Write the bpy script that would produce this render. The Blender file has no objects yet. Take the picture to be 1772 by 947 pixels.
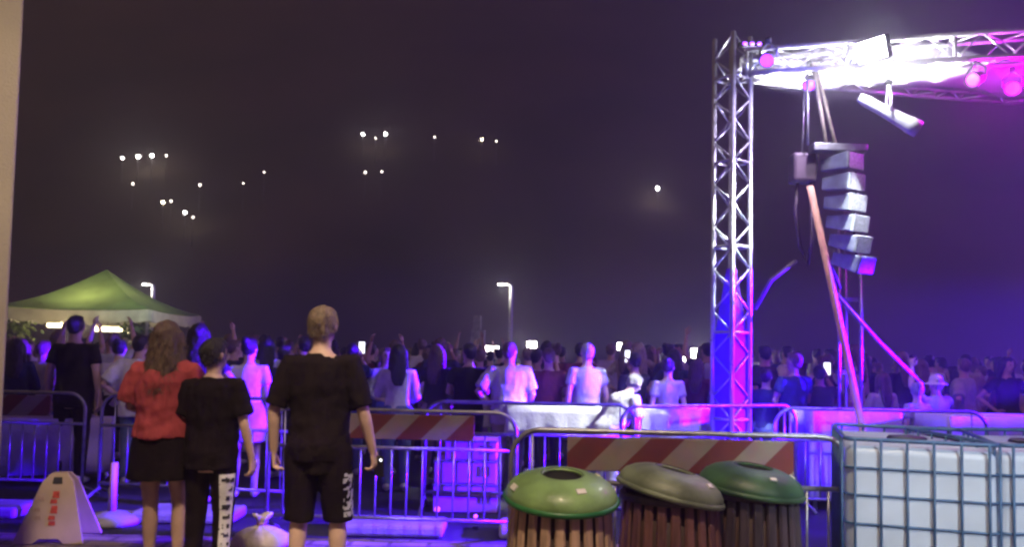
import bpy, bmesh, math, random
from mathutils import Vector, Matrix, noise, Euler
R = math.radians
random.seed(7)
sc = bpy.context.scene
COL = sc.collection
V = Vector

# ------------------------------------------------------------------ camera
FPX, W, H = 1391.0, 1772.0, 947.0
EYE, PITCH, ROLL, SHIFT = 1.55, R(3.0), R(1.1), 0.0359
cd = bpy.data.cameras.new('camera'); cam = bpy.data.objects.new('camera', cd); COL.objects.link(cam)
CM = Matrix.Translation((0, 0, EYE)) @ Matrix.Rotation(math.pi/2 + PITCH, 4, 'X') @ Matrix.Rotation(ROLL, 4, 'Z')
cam.matrix_world = CM
cd.sensor_width = 36; cd.lens = 36*FPX/W; cd.shift_y = SHIFT; cd.clip_end = 2000; cd.clip_start = 0.05
sc.camera = cam

def at(u, v, Y):
    """world point at distance Y in front of the viewer that a survey reading (u, v) of the photograph gives"""
    d = CM.to_3x3() @ V(((u-W/2)/FPX, (H/2-v)/FPX + SHIFT*W/FPX, -1))
    return V((0, 0, EYE)) + d*(Y/d.y)
def gx(u, Y):
    return at(u, 610, Y).x

# ------------------------------------------------------------------ materials
def M(name, col, rough=0.6, metal=0.0, var=0.15, vs=6.0, bump=0.0, bs=40.0, emit=None, es=0.0, trans=0.0, sheen=0.0, coat=0.0, stretch=None):
    m = bpy.data.materials.new(name); m.use_nodes = True
    nt = m.node_tree; N = nt.nodes; L = nt.links
    b = N['Principled BSDF']
    b.inputs['Roughness'].default_value = rough; b.inputs['Metallic'].default_value = metal
    b.inputs['Coat Weight'].default_value = coat
    b.inputs['Sheen Weight'].default_value = sheen
    tc = N.new('ShaderNodeTexCoord')
    mp = N.new('ShaderNodeMapping')
    if stretch: mp.inputs['Scale'].default_value = stretch
    L.new(tc.outputs['Object'], mp.inputs['Vector'])
    n = N.new('ShaderNodeTexNoise'); n.inputs['Scale'].default_value = vs; n.inputs['Detail'].default_value = 5
    L.new(mp.outputs[0], n.inputs['Vector'])
    r = N.new('ShaderNodeValToRGB')
    lo = [max(0, c*(1-var*1.6)) for c in col]; hi = [min(1, c*(1+var)) for c in col]
    r.color_ramp.elements[0].position = .3; r.color_ramp.elements[1].position = .7
    r.color_ramp.elements[0].color = (*lo, 1); r.color_ramp.elements[1].color = (*hi, 1)
    L.new(n.outputs['Fac'], r.inputs[0]); L.new(r.outputs[0], b.inputs['Base Color'])
    mr = N.new('ShaderNodeMapRange'); mr.inputs[3].default_value = max(.05, rough-.12); mr.inputs[4].default_value = min(1, rough+.12)
    L.new(n.outputs['Fac'], mr.inputs[0]); L.new(mr.outputs[0], b.inputs['Roughness'])
    if bump:
        n2 = N.new('ShaderNodeTexNoise'); n2.inputs['Scale'].default_value = bs; n2.inputs['Detail'].default_value = 4
        L.new(mp.outputs[0], n2.inputs['Vector'])
        bp = N.new('ShaderNodeBump'); bp.inputs['Strength'].default_value = bump; bp.inputs['Distance'].default_value = .02
        L.new(n2.outputs['Fac'], bp.inputs['Height']); L.new(bp.outputs[0], b.inputs['Normal'])
    if emit:
        b.inputs['Emission Color'].default_value = (*emit, 1); b.inputs['Emission Strength'].default_value = es
    if trans:
        tr = N.new('ShaderNodeBsdfTranslucent'); L.new(r.outputs[0], tr.inputs[0])
        mx = N.new('ShaderNodeMixShader'); mx.inputs[0].default_value = trans
        L.new(b.outputs[0], mx.inputs[1]); L.new(tr.outputs[0], mx.inputs[2])
        L.new(mx.outputs[0], N['Material Output'].inputs[0])
    return m

def stripes(name, ca, cb, period):
    m = M(name, ca, .45, var=.1); nt = m.node_tree; N = nt.nodes; L = nt.links; b = N['Principled BSDF']
    tc = N.new('ShaderNodeTexCoord'); sx = N.new('ShaderNodeSeparateXYZ'); L.new(tc.outputs['Object'], sx.inputs[0])
    s = N.new('ShaderNodeMath'); s.operation = 'SUBTRACT'; L.new(sx.outputs[0], s.inputs[0]); L.new(sx.outputs[2], s.inputs[1])
    d = N.new('ShaderNodeMath'); d.operation = 'DIVIDE'; d.inputs[1].default_value = period; L.new(s.outputs[0], d.inputs[0])
    f = N.new('ShaderNodeMath'); f.operation = 'FRACT'; L.new(d.outputs[0], f.inputs[0])
    g = N.new('ShaderNodeMath'); g.operation = 'GREATER_THAN'; g.inputs[1].default_value = .5; L.new(f.outputs[0], g.inputs[0])
    n = N.new('ShaderNodeTexNoise'); n.inputs['Scale'].default_value = 9; n.inputs['Detail'].default_value = 6; L.new(tc.outputs['Object'], n.inputs['Vector'])
    mx = N.new('ShaderNodeMix'); mx.data_type = 'RGBA'; mx.inputs[6].default_value = (*ca, 1); mx.inputs[7].default_value = (*cb, 1)
    L.new(g.outputs[0], mx.inputs[0])
    m2 = N.new('ShaderNodeMix'); m2.data_type = 'RGBA'; m2.blend_type = 'MULTIPLY'; m2.inputs[0].default_value = .55
    L.new(mx.outputs[2], m2.inputs[6]); L.new(n.outputs['Color'], m2.inputs[7])
    L.new(m2.outputs[2], b.inputs['Base Color'])
    return m

WARM = (1.0, .76, .52)
VIO = (.058, .0, 1.0)
mt = dict(
 steel=M('galvanised_steel', (.33, .33, .36), .38, .7, .2, 12), alu=M('truss_aluminium', (.62, .62, .64), .32, .55, .12, 8),
 dark=M('black_paint', (.02, .02, .022), .5, 0, .3), rubber=M('black_rubber', (.015, .015, .015), .85),
 pave=M('paving', (.30, .235, .18), .8, 0, .3, 3, .5, 60), asphalt=M('asphalt', (.028, .026, .03), .85, 0, .4, 2, .6, 120),
 kerb=M('grey_concrete', (.3, .28, .3), .75, 0, .2, 5, .4, 50), hill=M('hillside', (.11, .08, .05), .95, 0, .5, .05),
 wall=M('beige_plaster', (.42, .38, .27), .85, 0, .12, 1.5, .3, 70),
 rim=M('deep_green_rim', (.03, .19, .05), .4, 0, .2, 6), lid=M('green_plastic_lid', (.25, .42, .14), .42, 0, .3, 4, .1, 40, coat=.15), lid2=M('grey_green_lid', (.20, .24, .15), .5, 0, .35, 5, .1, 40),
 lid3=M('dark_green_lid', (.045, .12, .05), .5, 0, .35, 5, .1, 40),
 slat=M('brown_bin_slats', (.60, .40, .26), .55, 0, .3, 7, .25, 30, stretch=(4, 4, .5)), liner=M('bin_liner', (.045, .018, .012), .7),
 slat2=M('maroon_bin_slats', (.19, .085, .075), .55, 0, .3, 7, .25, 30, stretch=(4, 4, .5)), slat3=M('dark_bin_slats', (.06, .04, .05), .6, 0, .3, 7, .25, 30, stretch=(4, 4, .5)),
 paper=M('sticker_paper', (.8, .78, .7), .6, 0, .08), ink=M('ink', (.03, .03, .03), .6),
 hdpe=M('tank_plastic', (.66, .76, .87), .42, 0, .1, 2.5, .02, 12, trans=.35), cage=M('tank_cage_steel', (.045, .11, .22), .5, .2, .2, 12),
 pallet=M('tank_pallet', (.09, .09, .1), .7), board=stripes('hazard_board', (.21, .05, .045), (.35, .275, .245), .40),
 white=M('white_cloth', (.78, .78, .8), .8, 0, .06, 4, .3, 25), lilac=M('cloth_violet_light_tint', (.5, .38, .8), .8, 0, .08, 4, .3, 25), crate=M('crate_violet_light_tint', (.62, .3, .7), .55, 0, .1, 5),  # lilac cloth and crates: violet stage light put into their colour
 grey=M('grey_metal', (.22, .22, .23), .5, .3), speaker=M('speaker_cabinet', (.3, .33, .38), .5, 0, .2, 9, .2, 80), grille=M('speaker_grille', (.2, .21, .23), .5, .4, .3, 40),
 strap=M('orange_strap', (.72, .38, .24), .7, 0, .2, 8), cord=M('pale_rope', (.36, .31, .25), .8, 0, .2, 20), motor=M('hoist_body', (.10, .06, .09), .6),
 scrim=M('roof_fabric', (.75, .75, .78), .8, 0, .06, 3, .2, 20, trans=.4), sleeve=M('sleeve_violet_light_tint', (.3, .06, .7), .8, 0, .1, 6, .3, 20, trans=.5),  # sleeve colour carries violet light
 green=M('green_canopy_fabric', (.17, .26, .10), .75, 0, .18, 2, .3, 12, trans=.25), valance=M('pale_valance_fabric', (.33, .33, .29), .8, 0, .15, 4, .2, 20, trans=.3),
 redcloth=M('red_counter_front', (.4, .08, .03), .7), sign=M('cream_plastic', (.52, .40, .25), .55, 0, .12, 4, coat=.2), red=M('red_ink', (.5, .06, .03), .6, 0, .25, 30), sandink=M('tan_ink', (.42, .3, .18), .6),
 sack=M('cream_sack', (.72, .64, .48), .85, 0, .1, 8, .6, 25), leaf=M('leaf_green', (.08, .12, .03), .6, 0, .4, 9),
 lampw=M('white_lamp_face', (.9, .9, .9), .4, emit=(.93, .95, 1), es=60), lampfar=M('far_lamp_face', (.9, .9, .9), .4, emit=(1, .94, .84), es=26),
 lamphill=M('hill_lamp_globe', (.9, .9, .9), .4, emit=(1, .93, .85), es=90), lamphilldim=M('dim_hill_lamp_globe', (.9, .9, .9), .4, emit=(1, .85, .75), es=10),
 lamphillwarm=M('warm_hill_lamp_globe', (.9, .85, .7), .4, emit=(1, .78, .5), es=60), lampv=M('violet_lamp_face', (.5, .4, .9), .4, emit=(.3, .03, 1), es=5), lampm=M('magenta_lamp_face', (.9, .4, .9), .4, emit=(.85, .02, 1), es=4),
 lampy=M('warm_lamp_face', (.9, .8, .5), .4, emit=(1, .82, .45), es=9), screen=M('phone_screen', (.6, .6, .7), .2, emit=(.9, .92, 1), es=3),
 pole=M('white_lamp_post', (.75, .75, .72), .5, 0, .08), stone=M('grey_pillar', (.36, .35, .34), .8, 0, .2, 6, .3, 30),
)

# ------------------------------------------------------------------ mesh helpers
def add_joints(m, sx_):
    nt = m.node_tree; N = nt.nodes; L = nt.links; b = N['Principled BSDF']; src = b.inputs['Base Color'].links[0].from_socket
    tc = N.new('ShaderNodeTexCoord'); bk = N.new('ShaderNodeTexBrick'); bk.inputs['Scale'].default_value = sx_; bk.inputs['Color1'].default_value = (1, 1, 1, 1); bk.inputs['Color2'].default_value = (.78, .76, .74, 1)
    bk.inputs['Mortar'].default_value = (.35, .33, .3, 1); bk.inputs['Mortar Size'].default_value = .03
    L.new(tc.outputs['Object'], bk.inputs['Vector']); mx = N.new('ShaderNodeMix'); mx.data_type = 'RGBA'; mx.blend_type = 'MULTIPLY'; mx.inputs[0].default_value = .9
    L.new(src, mx.inputs[6]); L.new(bk.outputs['Color'], mx.inputs[7]); L.new(mx.outputs[2], b.inputs['Base Color'])
add_joints(mt['pave'], 1.6)

class MB:
    def __init__(s): s.v = []; s.f = []; s.mi = []
    def add(s, vs, fs, mi=0):
        o = len(s.v); s.v += [tuple(p) for p in vs]; s.f += [tuple(i+o for i in f) for f in fs]; s.mi += [mi]*len(fs); return s
    def box(s, c, d, rot=None, mi=0):
        x, y, z = d[0]/2, d[1]/2, d[2]/2; c = V(c)
        P = [V((a*x, b*y, g*z)) for g in (-1, 1) for b in (-1, 1) for a in (-1, 1)]
        if rot: P = [rot @ p for p in P]
        return s.add([c+p for p in P], [(0, 2, 3, 1), (4, 5, 7, 6), (0, 1, 5, 4), (2, 6, 7, 3), (0, 4, 6, 2), (1, 3, 7, 5)], mi)
    def tube(s, pts, rad, n=8, side=None, closed=False, mi=0):
        pts = [V(p) for p in pts]; k = len(pts)
        if not isinstance(rad, (list, tuple)): rad = [rad]*k
        rad = [(r, r) if not isinstance(r, (list, tuple)) else r for r in rad]
        vs = []; u = V(side) if side else None
        for i, p in enumerate(pts):
            if closed: t = pts[(i+1) % k] - pts[i-1]
            else: t = pts[min(i+1, k-1)] - pts[max(i-1, 0)]
            t.normalize()
            if u is None: u = V((0, 0, 1)) if abs(t.z) < .9 else V((1, 0, 0))
            w = u - t*u.dot(t)
            if w.length < 1e-4: w = t.orthogonal()
            w.normalize()
            if side is None: u = w
            q = t.cross(w); a, b = rad[i]
            for j in range(n):
                th = 2*math.pi*j/n
                vs.append(p + w*(a*math.cos(th)) + q*(b*math.sin(th)))
        fs = [(i*n+j, i*n+(j+1) % n, (i+1)*n+(j+1) % n, (i+1)*n+j) for i in range(k-1) for j in range(n)]
        if closed: fs += [((k-1)*n+j, (k-1)*n+(j+1) % n, (j+1) % n, j) for j in range(n)]
        else: fs += [tuple(range(n-1, -1, -1)), tuple((k-1)*n+j for j in range(n))]
        return s.add(vs, fs, mi)
    def ball(s, c, r, n=14, m=9, rot=None, mi=0):
        c = V(c); r = r if isinstance(r, (list, tuple)) else (r, r, r); vs = [V((0, 0, -r[2]))]
        for i in range(1, m):
            ph = -math.pi/2 + math.pi*i/m
            for j in range(n):
                th = 2*math.pi*j/n; vs.append(V((r[0]*math.cos(ph)*math.cos(th), r[1]*math.cos(ph)*math.sin(th), r[2]*math.sin(ph))))
        vs.append(V((0, 0, r[2])))
        if rot: vs = [rot @ p for p in vs]
        fs = [(0, 1+(j+1) % n, 1+j) for j in range(n)]
        fs += [(1+i*n+j, 1+i*n+(j+1) % n, 1+(i+1)*n+(j+1) % n, 1+(i+1)*n+j) for i in range(m-2) for j in range(n)]
        t = len(vs)-1; fs += [(1+(m-2)*n+j, 1+(m-2)*n+(j+1) % n, t) for j in range(n)]
        return s.add([c+p for p in vs], fs, mi)
    def lathe(s, prof, n=40, mi=0, c=(0, 0, 0)):
        vs = [(c[0]+r*math.cos(2*math.pi*j/n), c[1]+r*math.sin(2*math.pi*j/n), c[2]+z) for r, z in prof for j in range(n)]
        k = len(prof)
        return s.add(vs, [(i*n+j, i*n+(j+1) % n, (i+1)*n+(j+1) % n, (i+1)*n+j) for i in range(k-1) for j in range(n)], mi)
    def mesh(s, name, mats, smooth=True):
        me = bpy.data.meshes.new(name); me.from_pydata(s.v, [], s.f)
        for m in (mats if isinstance(mats, (list, tuple)) else [mats]): me.materials.append(m)
        me.polygons.foreach_set('material_index', s.mi)
        if smooth: me.polygons.foreach_set('use_smooth', [True]*len(me.polygons))
        bm = bmesh.new(); bm.from_mesh(me); bmesh.ops.recalc_face_normals(bm, faces=bm.faces); bm.to_mesh(me); bm.free()
        me.update(); return me
    def build(s, name, mats, parent=None, smooth=True, bevel=0, loc=None, rot=None):
        o = bpy.data.objects.new(name, s.mesh(name, mats, smooth)); COL.objects.link(o)
        if parent: o.parent = parent
        if bevel:
            b = o.modifiers.new('edge', 'BEVEL'); b.width = bevel; b.segments = 2; b.limit_method = 'ANGLE'
        if loc is not None: o.location = loc
        if rot is not None: o.rotation_euler = rot
        return o
def tag(o, label=None, cat=None, group=None, kind=None):
    if label: o['label'] = label
    if cat: o['category'] = cat
    if group: o['group'] = group
    if kind: o['kind'] = kind
    return o
def thing(name, loc, label, cat, group=None, rz=0):
    o = bpy.data.objects.new(name, None); COL.objects.link(o); o.location = loc; o.rotation_euler = (0, 0, rz)
    o.empty_display_size = .2
    return tag(o, label, cat, group)
def copy_tree(o, parent=None):
    c = o.copy(); COL.objects.link(c)
    if parent: c.parent = parent
    for ch in o.children: copy_tree(ch, c)
    return c
def place(o, loc, rz=0, s=1.0):
    o.location = loc; o.rotation_euler = (0, 0, rz); o.scale = (s, s, s); return o
def remesh(mb, name, mats, voxel, smooth=4, wrinkle=0.0, wf=(9, 9, 9), extra=None, paint=None):
    me = mb.mesh(name, mats); o = bpy.data.objects.new('tmp', me); COL.objects.link(o)
    r = o.modifiers.new('r', 'REMESH'); r.mode = 'VOXEL'; r.voxel_size = voxel
    s = o.modifiers.new('s', 'SMOOTH'); s.factor = .5; s.iterations = smooth
    dg = bpy.context.evaluated_depsgraph_get(); dg.update()
    out = bpy.data.meshes.new_from_object(o.evaluated_get(dg)); out.name = name
    bpy.data.objects.remove(o); bpy.data.meshes.remove(me)
    if wrinkle:
        nr = [v.normal.copy() for v in out.vertices]
        for v, q in zip(out.vertices, nr):
            p = V((v.co.x*wf[0], v.co.y*wf[1], v.co.z*wf[2]))
            v.co += q*(wrinkle*(noise.noise(p) + .5*noise.noise(p*2.3)))
    if extra is not None:
        bm = bmesh.new(); bm.from_mesh(out); e = extra.mesh('e', mats); bm.from_mesh(e); bm.to_mesh(out); bm.free(); bpy.data.meshes.remove(e)
    out.materials.clear()
    for m in mats: out.materials.append(m)
    out.polygons.foreach_set('use_smooth', [True]*len(out.polygons))
    out.polygons.foreach_set('material_index', [0]*len(out.polygons))
    if paint:
        for p in out.polygons:
            k = paint(p.center)
            if k: p.material_index = k
    out.update(); return out

# ------------------------------------------------------------------ people
SKIN = [M('skin_light', (.62, .42, .32), .55, 0, .1, 9), M('skin_tan', (.5, .32, .23), .55, 0, .1, 9), M('skin_pale', (.7, .52, .43), .55, 0, .08, 9)]
EYE_M = M('eye_dark', (.03, .025, .02), .3); LIP_M = M('lips', (.42, .16, .14), .5)
HAIR = dict(dark=M('dark_hair', (.018, .013, .01), .5, 0, .4, 30, .5, 60, stretch=(3, 3, .4)), brown=M('brown_hair', (.11, .066, .038), .5, 0, .4, 30, .5, 60, stretch=(3, 3, .4)),
            fair=M('fair_hair', (.19, .135, .085), .5, 0, .35, 30, .5, 60, stretch=(3, 3, .4)), grey=M('grey_hair', (.4, .39, .38), .6, 0, .3, 30, .5, 60, stretch=(3, 3, .4)))
def cloth(n, c):
    m = M(n, c, .9, 0, .18, 7, .3, 22); m.node_tree.nodes['Principled BSDF'].inputs['Specular IOR Level'].default_value = .12; return m
CLO = dict(black=cloth('black_cotton', (.013, .008, .009)), charcoal=cloth('charcoal_cotton', (.05, .048, .055)), navy=cloth('navy_cotton', (.03, .035, .1)),
           white=cloth('white_cotton', (.78, .78, .78)), pale=cloth('pale_grey_cotton', (.5, .52, .52)), lilac=cloth('lilac_cotton', (.55, .48, .62)),
           coral=cloth('coral_red_cotton', (.40, .07, .075)), maroon=cloth('maroon_cotton', (.14, .03, .05)), olive=cloth('olive_cotton', (.13, .13, .06)), denim=cloth('denim', (.14, .19, .33)), sand=cloth('sand_cotton', (.5, .42, .33)))
SHOE = [M('white_trainer', (.6, .58, .55), .6), M('dark_shoe', (.03, .03, .03), .55)]

def hand(pal, fin, wr, d, n, side, curl=.35, s=1.0):
    """palm into pal, five fingers into fin; d fingers' direction, n palm normal, side = +1 when the thumb lies along d x n"""
    d = V(d).normalized(); n = (V(n) - d*V(n).dot(d)).normalized(); a = d.cross(n)*side
    L = lambda x, y, z=0: wr + (d*x + a*y + n*z)*s
    pal.tube([wr - d*.02, L(.015, 0), L(.05, .004), L(.088, 0), L(.098, 0)], [(.026*s, .02*s), (.03*s, .017*s), (.041*s, .015*s), (.042*s, .013*s), (.03*s, .008*s)], 10, side=a)
    for k, (off, ln) in enumerate(((.032, .072), (.0105, .082), (-.0105, .076), (-.031, .058))):
        p = L(.082, off); pts = [p]; ang = .12
        for q in range(3):
            ang += curl*(1.0 + .15*k); p = p + (d*math.cos(ang) + n*math.sin(ang))*(ln*s*(.45, .32, .26)[q]); pts.append(p)
        fin.tube(pts, [.0098*s, .0092*s, .0082*s, .006*s], 7)
    p0 = L(.02, .03); dr = (d*.75 + a*.65 + n*.25).normalized(); dr2 = (d*.92 + a*.2 + n*.35).normalized()
    fin.tube([p0, p0 + dr*.045*s, p0 + dr*.045*s + dr2*.034*s, p0+dr*.045*s+dr2*.05*s], [.014*s, .0115*s, .01*s, .006*s], 7)

def make_person(hair='short', haircol='dark', shirt='black', bottom='trousers', bcol='black', skin=0, arms=None, legs=None, lean=0.0, turn=0.0, nod=0.0,
                slim=1.0, sleeve=.55, hem=.80, loose=0.0, bhem=None, shoe=0, vox=.016, curl=.35, nrm=None, female=False, hat=None):
    """a standing figure 1.75 m tall looking along +Y; returns its body object with hair and clothing as children"""
    arms = arms or {}; legs = legs or {}; nrm = nrm or {}
    W_ = slim; sw = .185*W_*(.93 if female else 1)
    rot = Matrix.Rotation(-lean, 3, 'X'); hipc = V((0, 0, .92))
    U = lambda p: hipc + rot @ (V(p) - hipc)                     # everything above the hips leans
    body, ext = MB(), MB()
    hips = .172 if not female else .182; wst = .15 if not female else .125; ch = .178 if not female else .155
    T = [(.80, .12, .10, 0), (.86, hips-.01, .122, -.005), (.93, hips, .128, -.008), (1.01, .5*(hips+wst), .112, 0), (1.09, wst, .102, .004), (1.2, .5*(wst+ch), .11, .006), (1.30, ch, .118, .004), (1.37, ch*1.02, .11, -.004), (1.425, .15, .088, -.01), (1.465, .085, .066, -.012), (1.49, .06, .058, -.01)]
    torso = [(U((0, y, z)), (a*W_, b*W_)) for z, a, b, y in T]
    body.tube([p for p, _ in torso], [r for _, r in torso], 20, side=(1, 0, 0))
    hr = Matrix.Rotation(turn, 3, 'Z') @ Matrix.Rotation(-nod, 3, 'X'); hp = V((0, -.008, 1.53))
    Hd = lambda p: U(hp + hr @ (V(p) - hp)); hrot = rot @ hr
    body.tube([U((0, -.012, 1.42)), U((0, -.008, 1.50)), Hd((0, .0, 1.58))], [.064*W_, .056*W_, .058], 12)
    body.ball(Hd((0, -.006, 1.655)), (.076, .094, .098), 18, 12, hrot); body.ball(Hd((0, .03, 1.59)), (.056, .06, .062), 14, 9, hrot)
    body.ball(Hd((0, .045, 1.555)), (.034, .035, .026), 12, 8, hrot)
    body.tube([Hd((0, .083, 1.66)), Hd((0, .104, 1.622)), Hd((0, .088, 1.612))], [.009, .0155, .012], 8)
    body.ball(Hd((0, .081, 1.583)), (.024, .012, .011), 10, 6, hrot)
    for s in (-1, 1):
        body.ball(Hd((s*.0775, -.002, 1.632)), (.011, .02, .031), 10, 7, hrot)
    sh, tr = MB(), MB()
    for s, key in ((-1, 'L'), (1, 'R')):
        S = U((s*sw, -.008, 1.405))
        el, wr, hd = arms.get(key, ((s*(sw+.055), -.03, 1.125), (s*(sw+.065), .035, .885), (0, .05, -1)))
        el, wr = U(el), U(wr); k = .97*W_
        body.tube([U((s*sw*.55, -.008, 1.40)), S, S.lerp(el, .3), S.lerp(el, .65), el, el.lerp(wr, .25), el.lerp(wr, .65), wr], [.05*k, .056*k, .05*k, .043*k, .039*k, .041*k, .033*k, .026*k], 12)
        hand(body, ext, wr, rot @ V(hd), nrm.get(key, (-s, .25, 0)), s if key not in nrm else s, curl)
        t = sleeve; e = S.lerp(el, min(t, 1)); g = .016 + loose
        P = [U((s*sw*.5, -.008, 1.40)), S + V((0, 0, .006)), S.lerp(el, min(t, 1)*.5), e]; Q = [.06*k+g*.4, .062*k+g*.5, .056*k+g*.7, .052*k+g]
        if t > 1:
            e2 = el.lerp(wr, t-1); P.append(e2); Q.append(.036*k+g*.6)
        sh.tube(P, Q, 12)
    B = [(z, a, b, y) for z, a, b, y in T if z >= hem+.02 and z < 1.44]
    g = .014 + loose
    rings = [(U((0, B[0][3], hem)), ((B[0][1]+g*1.2)*W_, (B[0][2]+g*1.2)*W_))] + [(U((0, y, z)), ((max(a, .55*ch+.45*wst) + g)*W_, (b+g)*W_)) for z, a, b, y in B] + [(U((0, -.012, 1.452)), (.105*W_, .078*W_)), (U((0, -.012, 1.475)), (.072*W_, .067*W_))]
    sh.tube([p for p, _ in rings], [r for _, r in rings], 20, side=(1, 0, 0))
    bh = bhem if bhem is not None else {'trousers': .09, 'shorts': .47, 'skirt': .62}[bottom]
    for s, key in ((-1, 'L'), (1, 'R')):
        hip = V((s*.092*W_, 0, .90)); kn, an = legs.get(key, ((s*.10, .015, .49), (s*.105, -.02, .09))); kn, an = V(kn), V(an); fl = 1.05 if female else 1.0
        body.tube([hip, hip.lerp(kn, .35), hip.lerp(kn, .75), kn, kn.lerp(an, .3), kn.lerp(an, .7), an], [.088*W_*fl, .08*W_*fl, .06*W_, .052*W_, .054*W_, .039*W_, .034*W_], 14)
        body.tube([an + V((0, -.045, -.045)), an + V((0, .03, -.052)), an + V((0, .11, -.062)), an + V((0, .18, -.07))], [(.032, .036), (.038, .034), (.044, .024), (.03, .014)], 10, side=(1, 0, 0))
        if bottom != 'skirt':
            def legpt(z):
                if z >= kn.z: f = (hip.z - z)/(hip.z - kn.z); return hip.lerp(kn, f), .09 + (.058-.09)*f
                f = (kn.z - z)/(kn.z - an.z); return kn.lerp(an, min(f, 1)), .058 + (.04-.058)*f
            zs = [.90, .8, .68, .56, .49, .38, .26, .16, .09]; zs = [z for z in zs if z > bh+.03] + [bh]
            g2 = .016 if bottom == 'trousers' else .028
            tr.tube([legpt(z)[0] for z in zs], [(legpt(z)[1]*W_*fl + g2) for z in zs], 14)
    if bottom == 'skirt':
        tr.tube([V((0, 0, z)) for z in (1.06, 1.0, .93, .8, bh)], [(wst+.03, .118), (hips+.0, .13), (hips+.022, .146), (hips+.035, .155), (hips+.05, .165)], 20, side=(1, 0, 0))
    else:
        tr.tube([U((0, 0, 1.04)), V((0, 0, .98)), V((0, -.006, .92)), V((0, 0, .84)), V((0, 0, .81))], [(wst+.018, .115), (hips+.014, .132), (hips+.026, .15), (hips+.02, .148), (.14, .12)], 18, side=(1, 0, 0))
    eyes = [Hd((s*.031, .086, 1.647)) for s in (-1, 1)]; mo = Hd((0, .088, 1.583))
    def paint(c):
        if min((c-e).length for e in eyes) < .012: return 1
        return 2 if (c-mo).length < .014 else 0
    bme = remesh(body, 'person', [SKIN[skin], EYE_M, LIP_M], min(vox, .012) if vox > .008 else vox, 3, extra=ext, paint=paint)
    root = bpy.data.objects.new('person', bme); COL.objects.link(root)
    def child(name, me):
        o = bpy.data.objects.new(name, me); COL.objects.link(o); o.parent = root
        for sl in o.material_slots: m = sl.material; sl.link = 'OBJECT'; sl.material = m
        return o
    child('shirt', remesh(sh, 'shirt', [CLO[shirt]], vox, 4, .007 + loose*.3, (11, 11, 6)))
    child(bottom, remesh(tr, bottom, [CLO[bcol]], vox, 4, .006, (10, 10, 5)))
    hm = MB()
    q_ = .965 if hair == 'short' else 1.0
    hm.ball(Hd((0, -.02, 1.664)), (.087*q_, .1*q_, .101*q_), 20, 12, hrot)
    hm.ball(Hd((0, .035, 1.725)), (.058, .05, .034), 12, 8, hrot)
    if hair == 'short':
        hm.ball(Hd((0, -.055, 1.61)), (.066, .048, .05), 14, 8, hrot)
    if hair == 'long':
        hm.tube([Hd((0, -.05, 1.68)), Hd((0, -.075, 1.58)), U((0, -.095, 1.46)), U((0, -.115, 1.34)), U((0, -.118, 1.26))], [(.086, .055), (.092, .05), (.1, .04), (.085, .032), (.05, .018)], 16, side=(1, 0, 0))
        for s in (-1, 1): hm.tube([Hd((s*.07, .0, 1.69)), Hd((s*.088, .0, 1.6)), U((s*.1, -.02, 1.46)), U((s*.1, -.04, 1.38))], [.028, .03, .026, .014], 10)
    if hair == 'bun':
        hm.ball(Hd((0, -.105, 1.73)), .048, 12, 8)
    child('hair', remesh(hm, 'hair', [HAIR[haircol]], vox*.75, 3, .008, (38, 38, 14)))
    if hat:
        h = MB(); h.lathe([(.0, .105), (.05, .1), (.078, .075), (.09, .03), (.095, .0), (.15, -.03), (.152, -.036), (.096, -.012), (.09, 0)], 24)
        h.v = [tuple(Hd((x, y-.01, z+1.67))) for x, y, z in h.v]; child('hat', h.mesh('hat', [CLO[hat]]))
    for s, key in ((-1, 'L'), (1, 'R')):
        an = V(legs.get(key, (0, (s*.105, -.02, .09)))[1]); f = MB()
        f.tube([an + V((0, -.075, -.045)), an + V((0, -.05, -.03)), an + V((0, .03, -.035)), an + V((0, .11, -.05)), an + V((0, .19, -.06)), an + V((0, .215, -.066))], [(.02, .03), (.042, .05), (.045, .05), (.05, .036), (.042, .027), (.02, .012)], 12, side=(1, 0, 0))
        child('shoe', remesh(f, 'shoe', [SHOE[shoe]], .012, 2))
    return root
def recolour(p, shirt=None, bcol=None, haircol=None):
    for c in p.children:
        k = c.name.split('.')[0]
        m = CLO.get(shirt) if k == 'shirt' and shirt else CLO.get(bcol) if k in ('trousers', 'shorts', 'skirt') and bcol else HAIR.get(haircol) if k == 'hair' and haircol else None
        if m: c.material_slots[0].material = m

# ------------------------------------------------------------------ setting
def sheet(name, x0, x1, y0, y1, z, m, nx=1, ny=1, fn=None):
    mb = MB(); vs = [(x0+(x1-x0)*i/nx, y0+(y1-y0)*j/ny, z) for j in range(ny+1) for i in range(nx+1)]
    if fn: vs = [(x, y, fn(x, y)) for x, y, _ in vs]
    mb.add(vs, [(j*(nx+1)+i, j*(nx+1)+i+1, (j+1)*(nx+1)+i+1, (j+1)*(nx+1)+i) for j in range(ny) for i in range(nx)])
    return tag(mb.build(name, m), kind='structure')
sheet('ground', -320, 320, -40, 420, 0, mt['asphalt'])
sheet('pavement', -14, 14, -12, 6.62, .006, mt['pave'])
def hz(x, y):
    t = max(0, y-84)
    b = .86*t*(1-math.exp(-t/26)) * (1 + .09*noise.noise(V((x*.012, y*.012, 0))))
    cap = 170 + 20*noise.noise(V((x*.006, 3.3, 0)))
    z = -.5 + (b if b < cap*.8 else cap*.8 + (cap*.2)*(1-math.exp(-(b-cap*.8)/(cap*.2))))
    return z + (1.3*noise.noise(V((x*.07, y*.07, 5))) + .7*noise.noise(V((x*.2, y*.2, 9))))*min(1, t/20)
hill = sheet('hill', -300, 300, 80, 410, 0, mt['hill'], 120, 90, hz)
hill.data.polygons.foreach_set('use_smooth', [True]*len(hill.data.polygons))

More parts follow.
